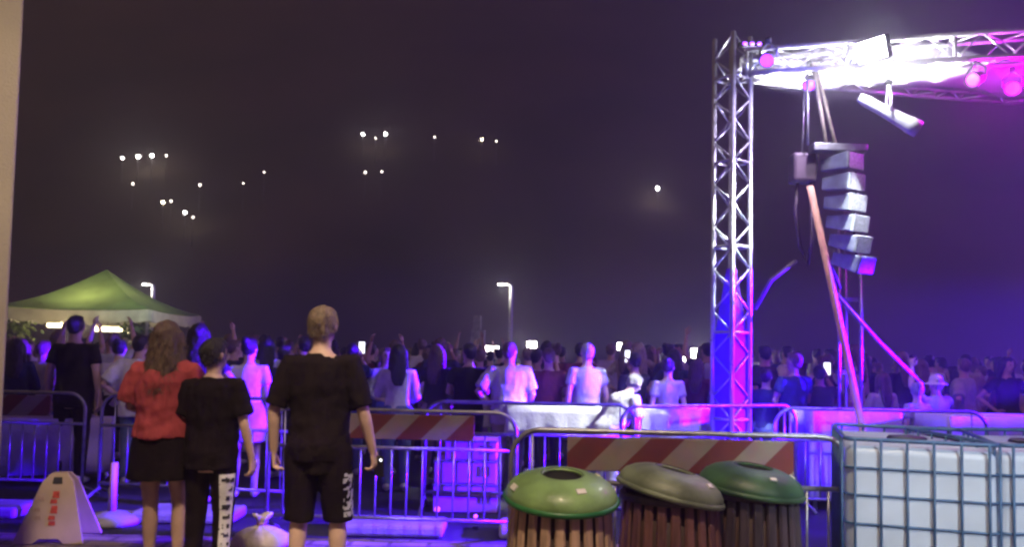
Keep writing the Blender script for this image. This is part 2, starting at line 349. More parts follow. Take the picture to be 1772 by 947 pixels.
# far lamps on the hillside
def hill_lamp(u, v, big, label):
    for i in range(400):
        Y = 86 + i*.5; p = at(u, v, Y)
        if p.z <= hz(p.x, Y) + 4.2: break
    z = hz(p.x, p.y); r = .2 if big else .15
    r *= .7 + .6*((int(u)*37) % 11)/10; t = thing('hillside_lamp', (p.x, p.y, z), label, 'street lamp', 'far lamps on the hillside')
    h = p.z - z
    MB().tube([(0, 0, -.3), (0, 0, h-r)], [.07, .05], 8).build('post', mt['grey'], t)
    m = MB().ball((0, 0, h), r, 14, 8).build('globe', mt[('lamphill', 'lamphillwarm')[int(u) % 3 == 0] if big else 'lamphilldim'], t)
HL = [(212, 273, 1, 'leftmost white lamp of the row of four on the dark hillside'), (239, 271, 1, 'second white lamp in the row of four on the dark hillside'), (263, 269, 1, 'third white lamp in the row of four on the dark hillside'), (288, 269, 0, 'faint fourth lamp ending the row of four on the hillside'),
 (628, 232, 1, 'bright hillside lamp, first of the topmost pair above the crowd'), (650, 239, 0, 'faint hillside lamp between the two bright topmost ones'), (667, 232, 1, 'bright hillside lamp, second of the topmost pair above the crowd'), (752, 237, 0, 'faint lone hillside lamp midway between the two topmost bright clusters'),
 (834, 241, 1, 'bright hillside lamp high above the post of the arm lamp'), (859, 244, 0, 'faint hillside lamp beside the bright one high above the arm lamp'), (421, 317, 0, 'small lone hillside lamp above the fair haired man, lower of two'), (457, 298, 0, 'very faint hillside lamp above the fair haired man, upper of two'),
 (230, 318, 0, 'very faint hillside lamp under the row of four'), (346, 320, 0, 'very faint hillside lamp below the end of the row of four'), (282, 350, 1, 'bright hillside lamp halfway between the row of four and the gazebo'), (296, 348, 0, 'faint hillside lamp touching the bright one above the gazebo'),
 (320, 368, 1, 'lowest bright hillside lamp above the gazebo eave'), (334, 376, 0, 'lowest faint hillside lamp above the gazebo eave'), (632, 298, 0, 'faint hillside lamp under the topmost pair, dimmer one'), (661, 297, 0, 'small hillside lamp under the topmost pair, clearer one'), (1138, 326, 1, 'lone bright hillside lamp beside the truss tower')]
for a in HL: hill_lamp(*a)

# beige building corner, close by
b0 = at(26, 300, 4.6)
w = thing('building', (b0.x, 4.6, 0), 'beige plastered building corner rising at the edge of the view', 'building', rz=R(36))
MB().box((-2.0, 1.6, 3.0), (4.0, 3.2, 6.0)).build('wall', mt['wall'], w, False, .015)
MB().box((-2.0, 1.6, .15), (4.05, 3.26, .3)).build('plinth', mt['kerb'], w, False, .01)
MB().box((-2.0, 1.6, 6.1), (4.3, 3.5, .2)).build('roof_cornice', mt['kerb'], w, False, .02)

# kerb slabs on the road edge
def kerb(u0, u1, Y, label):
    x0, x1 = gx(u0, Y), gx(u1, Y)
    o = MB().box((0, 0, .05), (x1-x0, .42, .1)).build('kerb_slab', mt['kerb'], None, False, .03)
    place(o, ((x0+x1)/2, Y, .008), R(random.uniform(-1, 1))); tag(o, label, 'kerb slab', 'violet lit kerb slabs')
kerb(608, 778, 6.9, 'pale kerb slab lit violet on the ground behind the man in black')
kerb(255, 425, 7.25, 'pale kerb slab lit violet behind the legs of the woman in red')
kerb(-90, 62, 7.3, 'pale kerb slab lit violet beside the cream floor sign')
kerb(870, 1040, 6.9, 'pale kerb slab lit violet mostly hidden by the green lidded bin')

# ------------------------------------------------------------------ crowd barriers
def make_barrier(label, board=True, L=2.0, Hh=1.06, nb=15):
    t = thing('crowd_barrier', (0, 0, 0), label, 'barrier', 'steel crowd barriers')
    r = .17; pts = []
    for cx, cz, a0 in ((L/2-r, Hh-r, 0), (-L/2+r, Hh-r, 90)):
        for k in range(7):
            a = R(a0 + 15*k); pts.append((cx + r*math.cos(a), 0, cz + r*math.sin(a)))
    pts = [(L/2, 0, .14)] + pts + [(-L/2, 0, .14)]
    MB().tube(pts, .0165, 8, side=(0, 1, 0)).build('frame', mt['steel'], t)
    MB().tube([(-L/2, 0, .2), (L/2, 0, .2)], .015, 8).build('rail', mt['steel'], t)
    MB().tube([(-L/2, 0, Hh-.30), (L/2, 0, Hh-.30)], .015, 8).build('rail', mt['steel'], t)
    for i in range(nb):
        x = -L/2 + L*(i+1)/(nb+1)
        top = Hh - (.30 if abs(x) < .70 or not (i % 3 == 0) else .01)
        MB().tube([(x, 0, .2), (x, 0, top)], .0085, 6).build('bar', mt['steel'], t)
    for s in (-1, 1):
        MB().tube([(s*L/2, -.3, .02), (s*L/2, -.26, .05), (s*L/2, 0, .15), (s*L/2, .26, .05), (s*L/2, .3, .02)], .017, 8).build('foot', mt['steel'], t)
    if board:
        o = MB().box((0, -.026, Hh-.128), (1.33, .022, .2)).build('hazard_board', mt['board'], t, False, .004)
    return t
def put_barrier(o, u0, Y0, u1, Y1):
    a, b = V((gx(u0, Y0), Y0, 0)), V((gx(u1, Y1), Y1, 0)); c = (a+b)/2; d = b-a
    place(o, (c.x, c.y, .004), math.atan2(d.y, d.x)); return o
pb = make_barrier('red and white striped steel barrier behind the row of bins')
put_barrier(pb, 903, 4.88, 1455, 4.78)
pb.scale.z = 1.02
for args, lab in (((-205, 8.05, 172, 7.95), 'red and white striped steel barrier at the beige wall with dark figures leaning on it'),
                  ((468, 6.55, 900, 6.45), 'red and white striped steel barrier behind the man in black')):
    o = copy_tree(pb); o['label'] = lab; put_barrier(o, *args)
plain = make_barrier('plain steel barrier behind the woman in the red top', False, nb=13)
put_barrier(plain, 178, 7.9, 520, 7.6)
for args, lab in (((735, 7.75, 1105, 7.7), 'plain steel barrier behind the green lidded bin and in front of the white tables'),
                  ((1122, 7.65, 1338, 8.15), 'plain steel barrier set askew at the foot of the truss tower'),
                  ((1348, 7.75, 1700, 7.7), 'plain steel barrier behind the water tanks and orange strap')):
    o = copy_tree(plain); o['label'] = lab; put_barrier(o, *args)

# ------------------------------------------------------------------ litter bins
def make_bin(label, lidm, slatm, tilt=(0, 0), stickers=()):
    t = thing('litter_bin', (0, 0, 0), label, 'bin', 'slatted litter bins')
    MB().lathe([(.0, .03), (.225, .03), (.238, .4), (.222, .80), (.0, .80)], 40).build('liner', mt['liner'], t)
    s = MB(); n = 22
    for i in range(n):
        a = 2*math.pi*i/n; rr = Matrix.Rotation(a, 3, 'Z'); w_ = .052
        P = []
        for z, r_ in ((.02, .252), (.25, .264), (.5, .262), (.72, .248), (.83, .240)):
            for (dx, dy) in ((0, -w_/2), (.012, -w_/2+.008), (.012, w_/2-.008), (0, w_/2)):
                P.append(rr @ V((r_+dx-.008, dy*(r_/.26), z)))
        F = [(k*4+j, k*4+j+1, k*4+j+5, k*4+j+4) for k in range(4) for j in range(3)] + [(k*4+3, k*4, k*4+4, k*4+7) for k in range(4)] + [(3, 2, 1, 0), (16, 17, 18, 19)]
        s.add(P, F)
    s.build('slatted_body', slatm, t, False)
    h = MB().lathe([(.246, .79), (.262, .795), (.262, .825), (.246, .83)], 40).build('hoop', mt['slat3'], t)
    lid = bpy.data.objects.new('lid', MB().lathe([(.096, .098), (.102, .106), (.118, .106), (.16, .098), (.21, .080), (.25, .054), (.272, .022), (.278, .0), (.272, -.022), (.262, -.022), (.262, .0), (.24, .038), (.2, .062), (.15, .084), (.096, .09), (.096, .098)], 56).mesh('lid', [lidm])); COL.objects.link(lid)
    lid.parent = t; lid.location = (0, 0, .842); lid.rotation_euler = (tilt[0], tilt[1], 0)
    MB().lathe([(.0, .055), (.088, .058), (.097, .092), (.103, .109), (.108, .102)], 32).build('opening', mt['rubber'], lid)
    MB().tube([(.275*math.cos(R(9*k)), .275*math.sin(R(9*k)), -.014) for k in range(40)], (.016, .016) and .0155, 8, side=(0, 0, 1), closed=True).build('rim', mt['rim'] if lidm is mt['lid'] else lidm, lid)
    MB().box((0, .268, .0), (.09, .05, .05)).build('hinge', mt['dark'], lid, False, .008)
    for (a, el, sz) in stickers:
        r_, z_ = ((.16, .098), (.21, .080), (.25, .054))[el]; nx, nz = ((.30, 1), (.6, 1), (1, .95))[el]
        n = V((nx*math.cos(a), nx*math.sin(a), nz)).normalized(); u = V((-math.sin(a), math.cos(a), 0)); w2 = n.cross(u)
        c = V((r_*math.cos(a), r_*math.sin(a), z_)) + n*.005
        q = MB(); q.add([c-u*sz-w2*sz*.6, c+u*sz-w2*sz*.6, c+u*sz+w2*sz*.6, c-u*sz+w2*sz*.6] + [c-u*sz-w2*sz*.6-n*.008, c+u*sz-w2*sz*.6-n*.008, c+u*sz+w2*sz*.6-n*.008, c-u*sz+w2*sz*.6-n*.008], [(0, 1, 2, 3), (7, 6, 5, 4), (0, 4, 5, 1), (1, 5, 6, 2), (2, 6, 7, 3), (3, 7, 4, 0)])
        q.build('sticker', mt['paper'], lid, False)
    return t
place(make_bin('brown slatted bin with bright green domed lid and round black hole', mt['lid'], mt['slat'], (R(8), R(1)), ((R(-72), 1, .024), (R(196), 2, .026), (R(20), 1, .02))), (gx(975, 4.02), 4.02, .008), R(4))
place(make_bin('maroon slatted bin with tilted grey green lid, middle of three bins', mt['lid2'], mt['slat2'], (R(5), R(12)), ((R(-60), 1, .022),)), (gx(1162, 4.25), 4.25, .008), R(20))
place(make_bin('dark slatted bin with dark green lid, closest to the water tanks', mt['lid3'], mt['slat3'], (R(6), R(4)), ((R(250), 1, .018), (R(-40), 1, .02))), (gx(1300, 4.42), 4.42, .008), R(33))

# ------------------------------------------------------------------ water tanks in cages
def make_tank(label, wx, wy):
    t = thing('water_tank', (0, 0, 0), label, 'water tank', 'caged white water tanks')
    b = MB(); nz = 6
    b.box((0, 0, .635), (wx-.012, wy-.012, .96)); o = b.build('bottle', mt['hdpe'], t, True)
    m = o.modifiers.new('r', 'BEVEL'); m.width = .055; m.segments = 6
    MB().lathe([(0, 1.135), (.1, 1.135), (.11, 1.125), (.11, 1.09)], 28).build('cap', mt['dark'], t)
    for s in (-1, 1):
        MB().box((0, s*(wy/2-.06), .06), (wx, .1, .1)).build('skid', mt['pallet'], t, False, .01)
    MB().box((0, 0, .13), (wx, wy, .04)).build('pallet_deck', mt['pallet'], t, False, .008)
    def ring(z, r):
        q = .05; P = []
        for cx, cy, a0 in ((wx/2-q, wy/2-q, 0), (-wx/2+q, wy/2-q, 90), (-wx/2+q, -wy/2+q, 180), (wx/2-q, -wy/2+q, 270)):
            for k in range(5): a = R(a0+22.5*k); P.append((cx+q*math.cos(a), cy+q*math.sin(a), z))
        MB().tube(P, r, 8, side=(0, 0, 1), closed=True).build('cage_hoop', mt['cage'], t)
    for z in (.17, .335, .5, .665, .83, .985): ring(z, .0075)
    ring(1.15, .0125)
    for ax, (l, off) in enumerate(((wx, wy/2), (wy, wx/2))):
        n = max(4, round(l/.148))
        for s in (-1, 1):
            for i in range(n+1):
                p = -l/2 + .05 + (l-.1)*i/n; q = s*(off+.013)
                if ax == 0: c = [(p, q, .15), (p, q, 1.15)]
                else: c = [(q, p, .15), (q, p, 1.15)]
                MB().tube(c, .0072, 8).build('cage_upright', mt['cage'], t)
    return t
p0, p1 = V((gx(1462, 4.5), 4.5, 0)), V((gx(1728, 4.26), 4.26, 0)); dv = (p1-p0); wx = dv.length; dv.normalize(); nv = V((-dv.y, dv.x, 0))
t1 = make_tank('white water tank in a dark wire cage next to the bins', wx, 1.0); place(t1, p0 + dv*wx/2 + nv*.5 + V((0, 0, .008)), math.atan2(dv.y, dv.x)); t1.scale.z = .955
p2 = V((gx(1730, 4.27), 4.25, 0)); dv = V((1, .06, 0)).normalized(); nv = V((-dv.y, dv.x, 0))
t2 = make_tank('second caged white water tank, cut by the picture edge', 1.0, .96); place(t2, p2 + dv*.5 + nv*.5 + V((.016, .01, .008)), math.atan2(dv.y, dv.x)); t2.scale.z = .955

# ------------------------------------------------------------------ cream A-frame floor sign, stand, sack
sg = thing('floor_sign', (gx(117, 6.45), 6.45, .008), 'cream folding floor warning sign standing on the pavement', 'floor sign', rz=R(6))
for s, nm in ((-1, 'front_panel'), (1, 'rear_panel')):
    P = []; q = MB()
    out = [(-.26, 0), (-.115, 0), (-.07, .035), (.07, .035), (.115, 0), (.26, 0), (.115, .46), (.06, .52), (-.06, .52), (-.115, .46)]
    for k in (0, .022):
        P += [(x, s*(.17 - .15*z/.52) + k*s, z) for x, z in out]
    n = len(out); q.add(P, [tuple(range(n)), tuple(range(2*n-1, n-1, -1))] + [(i, (i+1) % n, n+(i+1) % n, n+i) for i in range(n)])
    pn = q.build(nm, mt['sign'], sg, False, .004)
    if s < 0:
        fy = lambda z: -(.17 - .15*z/.52) - .024
        def mark(name, x, z, w_, h_, m):
            a = MB(); P = [(x-w_/2, fy(z-h_/2), z-h_/2), (x+w_/2, fy(z-h_/2), z-h_/2), (x+w_*.4, fy(z+h_/2), z+h_/2), (x-w_*.45, fy(z+h_/2), z+h_/2)]
            a.add(P + [(x_, y_-.003, z_) for x_, y_, z_ in P], [(0, 1, 2, 3), (7, 6, 5, 4), (0, 4, 5, 1), (1, 5, 6, 2), (2, 6, 7, 3), (3, 7, 4, 0)]); a.build(name, m, pn, False)
        mark('grip_slot', .0, .465, .075, .05, mt['ink'])
        for z, h_, x in ((.36, .05, .005), (.31, .03, -.004), (.25, .055, .008), (.19, .03, .0), (.15, .03, .008)): mark('red_mark', x, z, .052, h_, mt['red'])
        for z, x in ((.33, -.10), (.25, -.115), (.19, -.1)): mark('pale_mark', x, z, .05, .028, mt['sandink'])
st = thing('weighted_stand', (gx(207, 7.05), 7.05, .006), 'low disc shaped stand with a short post, lit violet', 'stand')
MB().lathe([(0, .105), (.07, .1), (.2, .07), (.235, .04), (.24, 0), (0, 0)], 36).build('base', mt['kerb'], st)
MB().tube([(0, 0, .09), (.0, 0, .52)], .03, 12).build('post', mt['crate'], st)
MB().tube([(-.03, 0, .10), (-.03, 0, .3)], .013, 8).build('pin', mt['steel'], st)
sk = thing('sack', (gx(463, 6.25), 6.25, .008), 'cream cloth sack with tied top on the ground beside the man in black', 'sack')
q = MB(); P = []; prof = [(.02, .0), (.15, .0), (.185, .03), (.19, .065), (.17, .105), (.115, .145), (.06, .165), (.03, .18), (.028, .195)]
for r_, z_ in prof:
    for j in range(36):
        a = 2*math.pi*j/36; w_ = 1 + (.02 + .10*min(1, z_/.15))*math.sin(7*a + 5*z_) + .07*math.sin(2*a+1); P.append((r_*w_*math.cos(a)*1.1, r_*w_*math.sin(a), z_))
q.add(P, [(i*36+j, i*36+(j+1) % 36, (i+1)*36+(j+1) % 36, (i+1)*36+j) for i in range(len(prof)-1) for j in range(36)]); q.build('bag', mt['sack'], sk)
q = MB(); P = []; prof = [(.028, .19), (.04, .215), (.058, .24), (.066, .26), (.05, .262), (.02, .225)]
for r_, z_ in prof:
    for j in range(36):
        a = 2*math.pi*j/36; w_ = 1 + .2*math.sin(6*a) + .1*math.sin(3*a+1); P.append((r_*w_*math.cos(a), r_*w_*math.sin(a), z_ + .015*math.sin(2*a)))
q.add(P, [(i*36+j, i*36+(j+1) % 36, (i+1)*36+(j+1) % 36, (i+1)*36+j) for i in range(len(prof)-1) for j in range(36)]); q.build('tied_neck', mt['sack'], sk)
q = MB(); q.tube([(.034*math.cos(R(20*k)), .034*math.sin(R(20*k)), .193) for k in range(18)], .007, 6, closed=True); q.build('tie_cord', mt['strap'], sk)

# crates and ground lamps
def crate(u, Y, z, wx, hh, label):
    t = thing('equipment_crate', (gx(u, Y), Y, z), label, 'crate', 'violet lit equipment crates', rz=R(random.uniform(-4, 4)))
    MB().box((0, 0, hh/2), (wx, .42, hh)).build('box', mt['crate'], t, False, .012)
    MB().box((0, 0, hh-.012), (wx+.012, .432, .02)).build('lid_rim', mt['steel'], t, False, .004)
    for k in range(3): MB().box((wx*.24+k*.045, -.216, hh*.55), (.012, .012, hh*.45)).build('latch', mt['steel'], t, False)
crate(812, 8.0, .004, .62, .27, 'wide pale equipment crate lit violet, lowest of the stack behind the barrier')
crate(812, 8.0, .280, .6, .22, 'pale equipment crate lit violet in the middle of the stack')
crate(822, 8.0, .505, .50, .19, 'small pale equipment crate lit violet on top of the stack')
def ground_lamp(u, v, r, m, label):
    Y = 9.0
    for i in range(500):
        Y = 4 + i*.02
        if at(u, v, Y).z <= .1: break
    p = at(u, v, Y); t = thing('ground_lamp', (p.x, p.y, .004), label, 'ground lamp')
    MB().box((0, 0, .012), (r*2.4, r*2.2, .02)).build('base', mt['dark'], t, False, .004)
    MB().lathe([(0, 0), (r*.8, 0), (r, r*1.6), (r*.9, r*1.7)], 20).build('housing', mt['dark'], t, loc=(0, .02, .1), rot=(R(78), 0, 0))
    MB().ball((0, 0, 0), (r*.88, r*.3, r*.88), 16, 8).build('lens', m, t, loc=(0, .02-r*1.62, .11))
    return p
ground_lamp(851, 848, .06, mt['lampfar'], 'bright white ground lamp beside the green lidded bin')
ground_lamp(757, 884, .03, mt['lampv'], 'small violet ground lamp on the dark road by the kerb slab')
ground_lamp(823, 897, .02, mt['lampv'], 'tiny violet ground lamp close to the green lidded bin')

# ------------------------------------------------------------------ tables
def table(u0, u1, Y, label, z=.93, dy=.6, rz=0, drop=.5, cm='white'):
    x0, x1 = gx(u0, Y), gx(u1, Y); L = x1-x0
    t = thing('draped_table', ((x0+x1)/2, Y+dy/2, .004), label, 'table', 'white draped tables', rz=rz)
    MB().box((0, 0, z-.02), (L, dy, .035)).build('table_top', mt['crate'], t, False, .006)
    for sx in (-1, 1):
        for sy in (-1, 1): MB().tube([(sx*(L/2-.06), sy*(dy/2-.06), 0), (sx*(L/2-.06), sy*(dy/2-.06), z-.04)], .02, 8).build('leg', mt['steel'], t)
    # cloth with gathered skirt
    q = MB(); n = int(max(24, L*26)); per = []
    hx, hy = L/2+.02, dy/2+.02
    for k in range(n): per.append((-hx + 2*hx*k/n, -hy))
    m_ = int(max(10, dy*26))
    for k in range(m_): per.append((hx, -hy + 2*hy*k/m_))
    for k in range(n): per.append((hx - 2*hx*k/n, hy))
    for k in range(m_): per.append((-hx, hy - 2*hy*k/m_))
    N_ = len(per); vs = []; rows = 5
    for j in range(rows):
        f = j/(rows-1)
        for k, (x, y) in enumerate(per):
            a = 1 + f*(.03*math.sin(k*1.1) + .02*math.sin(k*.47+1))*.9
            vs.append((x*(1+(a-1)/max(1, L)), y*(1+(a-1)*1.2), z + .006 - f*drop))
    fs = [(j*N_+k, j*N_+(k+1) % N_, (j+1)*N_+(k+1) % N_, (j+1)*N_+k) for j in range(rows-1) for k in range(N_)] + [tuple(range(N_))]
    q.add(vs, fs); o = q.build('drape', mt[cm], t)
    s = o.modifiers.new('s', 'SOLIDIFY'); s.thickness = .004
    return t
table(882, 1062, 8.35, 'long white draped table in front of the man in the white shirt', .985, drop=.3)
table(1112, 1236, 8.5, 'white draped table beside the truss tower', .97, drop=.3)
table(-40, 165, 8.75, 'low draped table added to show violet light behind the striped barrier', .72, rz=R(24), drop=.6, cm='lilac')  # added table, turned to catch the violet wash behind the bars
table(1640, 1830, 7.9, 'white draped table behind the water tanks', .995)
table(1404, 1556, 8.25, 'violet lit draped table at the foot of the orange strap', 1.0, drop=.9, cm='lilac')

# ------------------------------------------------------------------ truss tower and roof beams
def lattice(t, a, b, s, step, name='brace', r=.0095, cr=.025, spin=0.0, caps=True):
    """square lattice girder from a to b as parts of t: four chords, zigzag braces, end frames"""
    a, b = V(a), V(b); d = (b-a); L = d.length; d.normalize()
    u = d.cross(V((0, 0, 1))) if abs(d.z) < .9 else V((1, 0, 0)); u.normalize(); w_ = d.cross(u)
    if spin: q = Matrix.Rotation(spin, 3, d); u = q @ u; w_ = q @ w_
    C = [(u*i + w_*j)*(s/2) for i, j in ((-1, -1), (1, -1), (1, 1), (-1, 1))]
    for c in C: MB().tube([a+c, b+c], cr, 12).build('chord', mt['alu'], t)
    n = max(2, round(L/step))
    for f in range(4):
        c0, c1 = C[f], C[(f+1) % 4]
        for k in range(n):
            p, q = (c0, c1) if (k+f) % 2 == 0 else (c1, c0)
            MB().tube([a + d*(L*k/n) + p, a + d*(L*(k+1)/n) + q], r, 8).build(name, mt['alu'], t)
        for k in range(0, n+1, 4):
            MB().tube([a + d*(L*k/n) + c0, a + d*(L*k/n) + c1], r*1.6, 8).build('crossbar', mt['alu'], t)
TX, TY = gx(1265, 8.2), 8.2
tw = thing('truss_tower', (TX, TY, 0), 'tall upright aluminium truss tower lit violet at its lower half', 'truss tower')
lattice(tw, (0, 0, .04), (0, 0, 4.86), .255, .2185, spin=R(45) - R(12))
MB().box((0, 0, .02), (.75, .75, .03)).build('base_plate', mt['grey'], tw, False, .005)
q = MB(); q.tube([(0, 0, .35), (0, 0, 1.1), (0, 0, 1.75), (0, 0, 2.45)], [(.165, .165)]*3 + [(.05, .05)], 4, side=V((math.cos(R(78)), math.sin(R(78)), 0)))  # added sleeve, its colour fills the lower tower with violet glow
q.build('glow_sleeve', mt['sleeve'], tw, False)
BZ = 4.565
A1, B1 = V((TX+.14, TY-.02, BZ)), V((6.1, 7.22, BZ)); A2, B2 = V((TX+.16, TY+.06, BZ)), V((7.1, 9.1, BZ))
bm1 = thing('roof_beam', A1, 'front aluminium roof beam glaring white from the floodlight', 'truss beam', 'aluminium roof beams')
lattice(bm1, (0, 0, 0), B1-A1, .245, .245)
bm2 = thing('roof_beam', A2, 'rear aluminium roof beam lit magenta at its far end', 'truss beam', 'aluminium roof beams')
lattice(bm2, (.06, .24, .12), B2-A2 + V((.06, .24, .12)), .245, .3)
cv = thing('roof_fabric', (TX, TY, 4.5), 'white roof fabric stretched between the two lit beams', 'roof fabric')
q = MB(); P = []
nn = 24
for i in range(nn+1):
    f = i/nn; e0 = A1.lerp(B1, f) + V((0, .16, -.06)); e1 = A2.lerp(B2, f) + V((.05, .10, -.02 - .05*math.sin(f*22)*.3))
    for j in range(5):
        g_ = j/4; p = e0.lerp(e1, g_) + V((0, 0, -.09*math.sin(g_*math.pi)*f - .012*math.sin(i*1.9+j)))
        P.append(p - V((TX, TY, 4.5)))
q.add(P, [(i*5+j, i*5+j+1, (i+1)*5+j+1, (i+1)*5+j) for i in range(nn) for j in range(4)])
o = q.build('fabric_sheet', mt['scrim'], cv); s = o.modifiers.new('s', 'SOLIDIFY'); s.thickness = .004

sm = bpy.data.materials.new('bloom_volume'); sm.use_nodes = True; N = sm.node_tree.nodes; N.remove(N['Principled BSDF'])  # added volume standing for lens bloom round the floodlight
pv = N.new('ShaderNodeVolumePrincipled'); pv.inputs['Color'].default_value = (.96, .94, 1, 1); pv.inputs['Density'].default_value = .3; pv.inputs['Anisotropy'].default_value = .2
sm.node_tree.links.new(pv.outputs[0], N['Material Output'].inputs['Volume'])
q = MB(); q.ball((0, 0, 0), (1.05, .34, .27), 28, 16); q.v = [tuple(V(p)*(1 + .16*noise.noise(V(p)*2.2 + V((4, 1, 2))))) for p in q.v]
tag(q.build('bloom_puff', sm, None, True, loc=A1.lerp(B1, .30) + V((0, .06, -.12)), rot=(0, 0, math.atan2((B1-A1).y, (B1-A1).x))), kind='stuff')
# floodlight on the front beam
def box_flood(loc, aim, w_, label, m, name='floodlight', cat='floodlight', group=None):
    t = thing(name, loc, label, cat, group); t.rotation_euler = (V(aim)-V(loc)).to_track_quat('-Z', 'Y').to_euler()
    MB().box((0, 0, .05), (w_, w_*.72, .09)).build('housing', mt['dark'], t, False, .012)
    MB().box((0, 0, .001), (w_*.9, w_*.62, .012)).build('lens', m, t, False, .003)
    MB().tube([(-w_*.55, 0, .05), (-w_*.55, 0, .2), (w_*.55, 0, .2), (w_*.55, 0, .05)], .012, 8).build('yoke', mt['dark'], t)
    return t
FL = at(1508, 86, 7.45)
box_flood(FL, V((-2.2, 3.5, 2.5)), .3, 'square white floodlight glaring on the front roof beam', mt['lampw'])
def par_can(loc, aim, r, L, label, face, body='grey', group='stage lamps on the truss', cat='stage lamp', up=.2):
    t = thing('stage_lamp', loc, label, cat, group); t.rotation_euler = (V(aim)-V(loc)).to_track_quat('-Z', 'Y').to_euler()
    MB().lathe([(0, L*.5), (r*.55, L*.5), (r*.72, L*.38), (r*.72, L*.1), (r*.95, -L*.3), (r*1.05, -L*.34), (r*1.05, -L*.5), (r*.95, -L*.5), (r*.9, -L*.4)], 24).build('housing', mt[body], t)
    MB().ball((0, 0, -L*.4), (r*.9, r*.9, r*.2), 18, 8).build('lens', face, t)
    iv = t.rotation_euler.to_matrix().inverted(); q = iv @ V((0, 0, 1)); sd = iv @ (V(aim)-V(loc)).cross(V((0, 0, 1))).normalized()
    MB().tube([sd*r*1.15, sd*r*1.2 + q*up*.5, sd*r*.5 + q*up*.8, q*up], .012, 8).build('yoke', mt[body], t)
    MB().tube([sd*-r*1.15, sd*-r*1.2 + q*up*.5, sd*-r*.5 + q*up*.8, q*up], .012, 8).build('yoke', mt[body], t)
    MB().box(q*(up+.02), (.05, .05, .07)).build('clamp', mt['dark'], t, False, .008)
    return t
hp = at(1538, 196, 7.5)
mt['whitecan'] = M('white_lamp_body', (.72, .74, .75), .4, 0, .1)
par_can(hp, hp + V((.55, -.12, -.36)), .075, .62, 'long white spotlight tilted down under the front roof beam', mt['grille'], 'whitecan', up=.28)
vp = [(1330, 100, 7.75, (-.6, -1, -.8), 'lampv', 'violet stage lamp next to the head of the truss tower'), (1400, 140, 8.1, (-.3, -1, -1.2), 'lampv', 'violet stage lamp under the beam above the speakers'),
      (1690, 135, 7.6, (-1, -.7, -.5), 'lampm', 'magenta stage lamp where the roof fabric meets the picture edge'), (1752, 150, 7.7, (-.6, -1, -.6), 'lampm', 'magenta stage lamp at the far end of the roof beams')]
LP = []
for u, v, Y, dr, m, lab in vp:
    p = at(u, v, Y); LP.append(p); par_can(p, p+V(dr), .07, .2, lab, mt[m], up=.16)
q = at(1300, 77, 8.1); t = thing('led_bar', q, 'small violet LED bar on top of the beam beside the tower', 'LED bar')
MB().box((0, 0, 0), (.26, .06, .05)).build('housing', mt['dark'], t, False, .006)
for k in (-1, 0, 1): MB().ball((k*.075, -.032, 0), (.024, .012, .018), 12, 6).build('lens', mt['lampv'], t)

# ------------------------------------------------------------------ hanging speakers and lifting tower
AY = 8.0
top = at(1450, 257, AY)
fr = thing('speaker_array', (top.x, AY, 0), 'hanging curved stack of grey loudspeaker cabinets under the roof', 'speaker array')
z = top.z
MB().box((0, 0, z), (.54, .16, .075)).build('flying_bar', mt['steel'], fr, False, .01)
yaw = Matrix.Rotation(R(30), 3, 'Z'); x, y = .03, 0; zz = z-.055
for k in range(6):
    h_ = .2; tl = R(1 + 3.2*k); rr = yaw @ Matrix.Rotation(tl, 3, 'X'); c = V((x, y, zz - h_/2))
    cab = MB(); Pq = []
    for sy, sz in ((-1, 1), (1, .72)):
        for sx in (-1, 1):
            for szz in (-1, 1): Pq.append(c + rr @ V((sx*.13*(1 if sy < 0 else .8), sy*.17, szz*h_/2*.86*sz)))
    cab.add(Pq, [(0, 2, 3, 1), (4, 5, 7, 6), (0, 1, 5, 4), (2, 6, 7, 3), (0, 4, 6, 2), (1, 3, 7, 5)])
    co = cab.build('cabinet', mt['speaker'], fr, False, .012)
    MB().box(c + rr @ V((0, -.174, 0)), (.22, .012, h_*.82), rr).build('grille', mt['grille'], co, False, .004)
    MB().box(c + rr @ V((.124, -.03, 0)), (.02, .2, .05), rr).build('rigging_plate', mt['steel'], co, False, .004)
    x += .016 + .004*k; y += .004; zz -= h_*math.cos(tl)
topz = 4.44
MB().tube([(-.12, .2, z), (-.16, .24, z-.4), (-.1, .26, z-.8), (.02, .24, z-1.15), (.1, .2, z-1.4)], .012, 8).build('signal_cable', mt['dark'], fr)
MB().tube([(.2, .1, z), (.25, .14, z-.3), (.22, .16, z-.75), (.27, .16, z-1.25)], .012, 8).build('signal_cable', mt['dark'], fr)
sl = at(1398, 257, AY)
MB().tube([(sl.x-top.x, 0, z+.03), (sl.x-top.x, .02, topz+.1)], .014, 8).build('steel_rod', mt['steel'], fr)
MB().tube([(at(1446, 250, AY).x-top.x, 0, z+.03), (at(1412, 150, AY).x-top.x, .02, topz+.1)], .02, 8).build('hanging_strap', mt['cord'], fr)
MB().tube([(at(1430, 250, AY).x-top.x, 0, z+.03), (at(1408, 150, AY).x-top.x, .02, topz+.1)], .02, 8).build('hanging_strap', mt['cord'], fr)
lt = thing('lifting_tower', (gx(1470, 8.75), 8.75, 0), 'slim lifting mast standing behind the hanging speakers', 'lifting tower')
for u, zt in ((1452, 3.0), (1470, 3.2), (1490, 2.9)):
    dx = gx(u, 8.75) - lt.location.x; MB().tube([(dx, 0 if u != 1470 else .1, 0), (dx, 0 if u != 1470 else .1, zt)], .018, 8).build('mast_rail', mt['steel'], lt)
for z_ in (.6, 1.4, 2.2, 2.8): MB().box((0, .02, z_), (.28, .03, .04)).build('crosspiece', mt['steel'], lt, False)
for a in (30, 150, 270): MB().tube([(0, 0, .35), (.7*math.cos(R(a)), .7*math.sin(R(a)), .03)], .02, 8).build('outrigger', mt['steel'], lt)
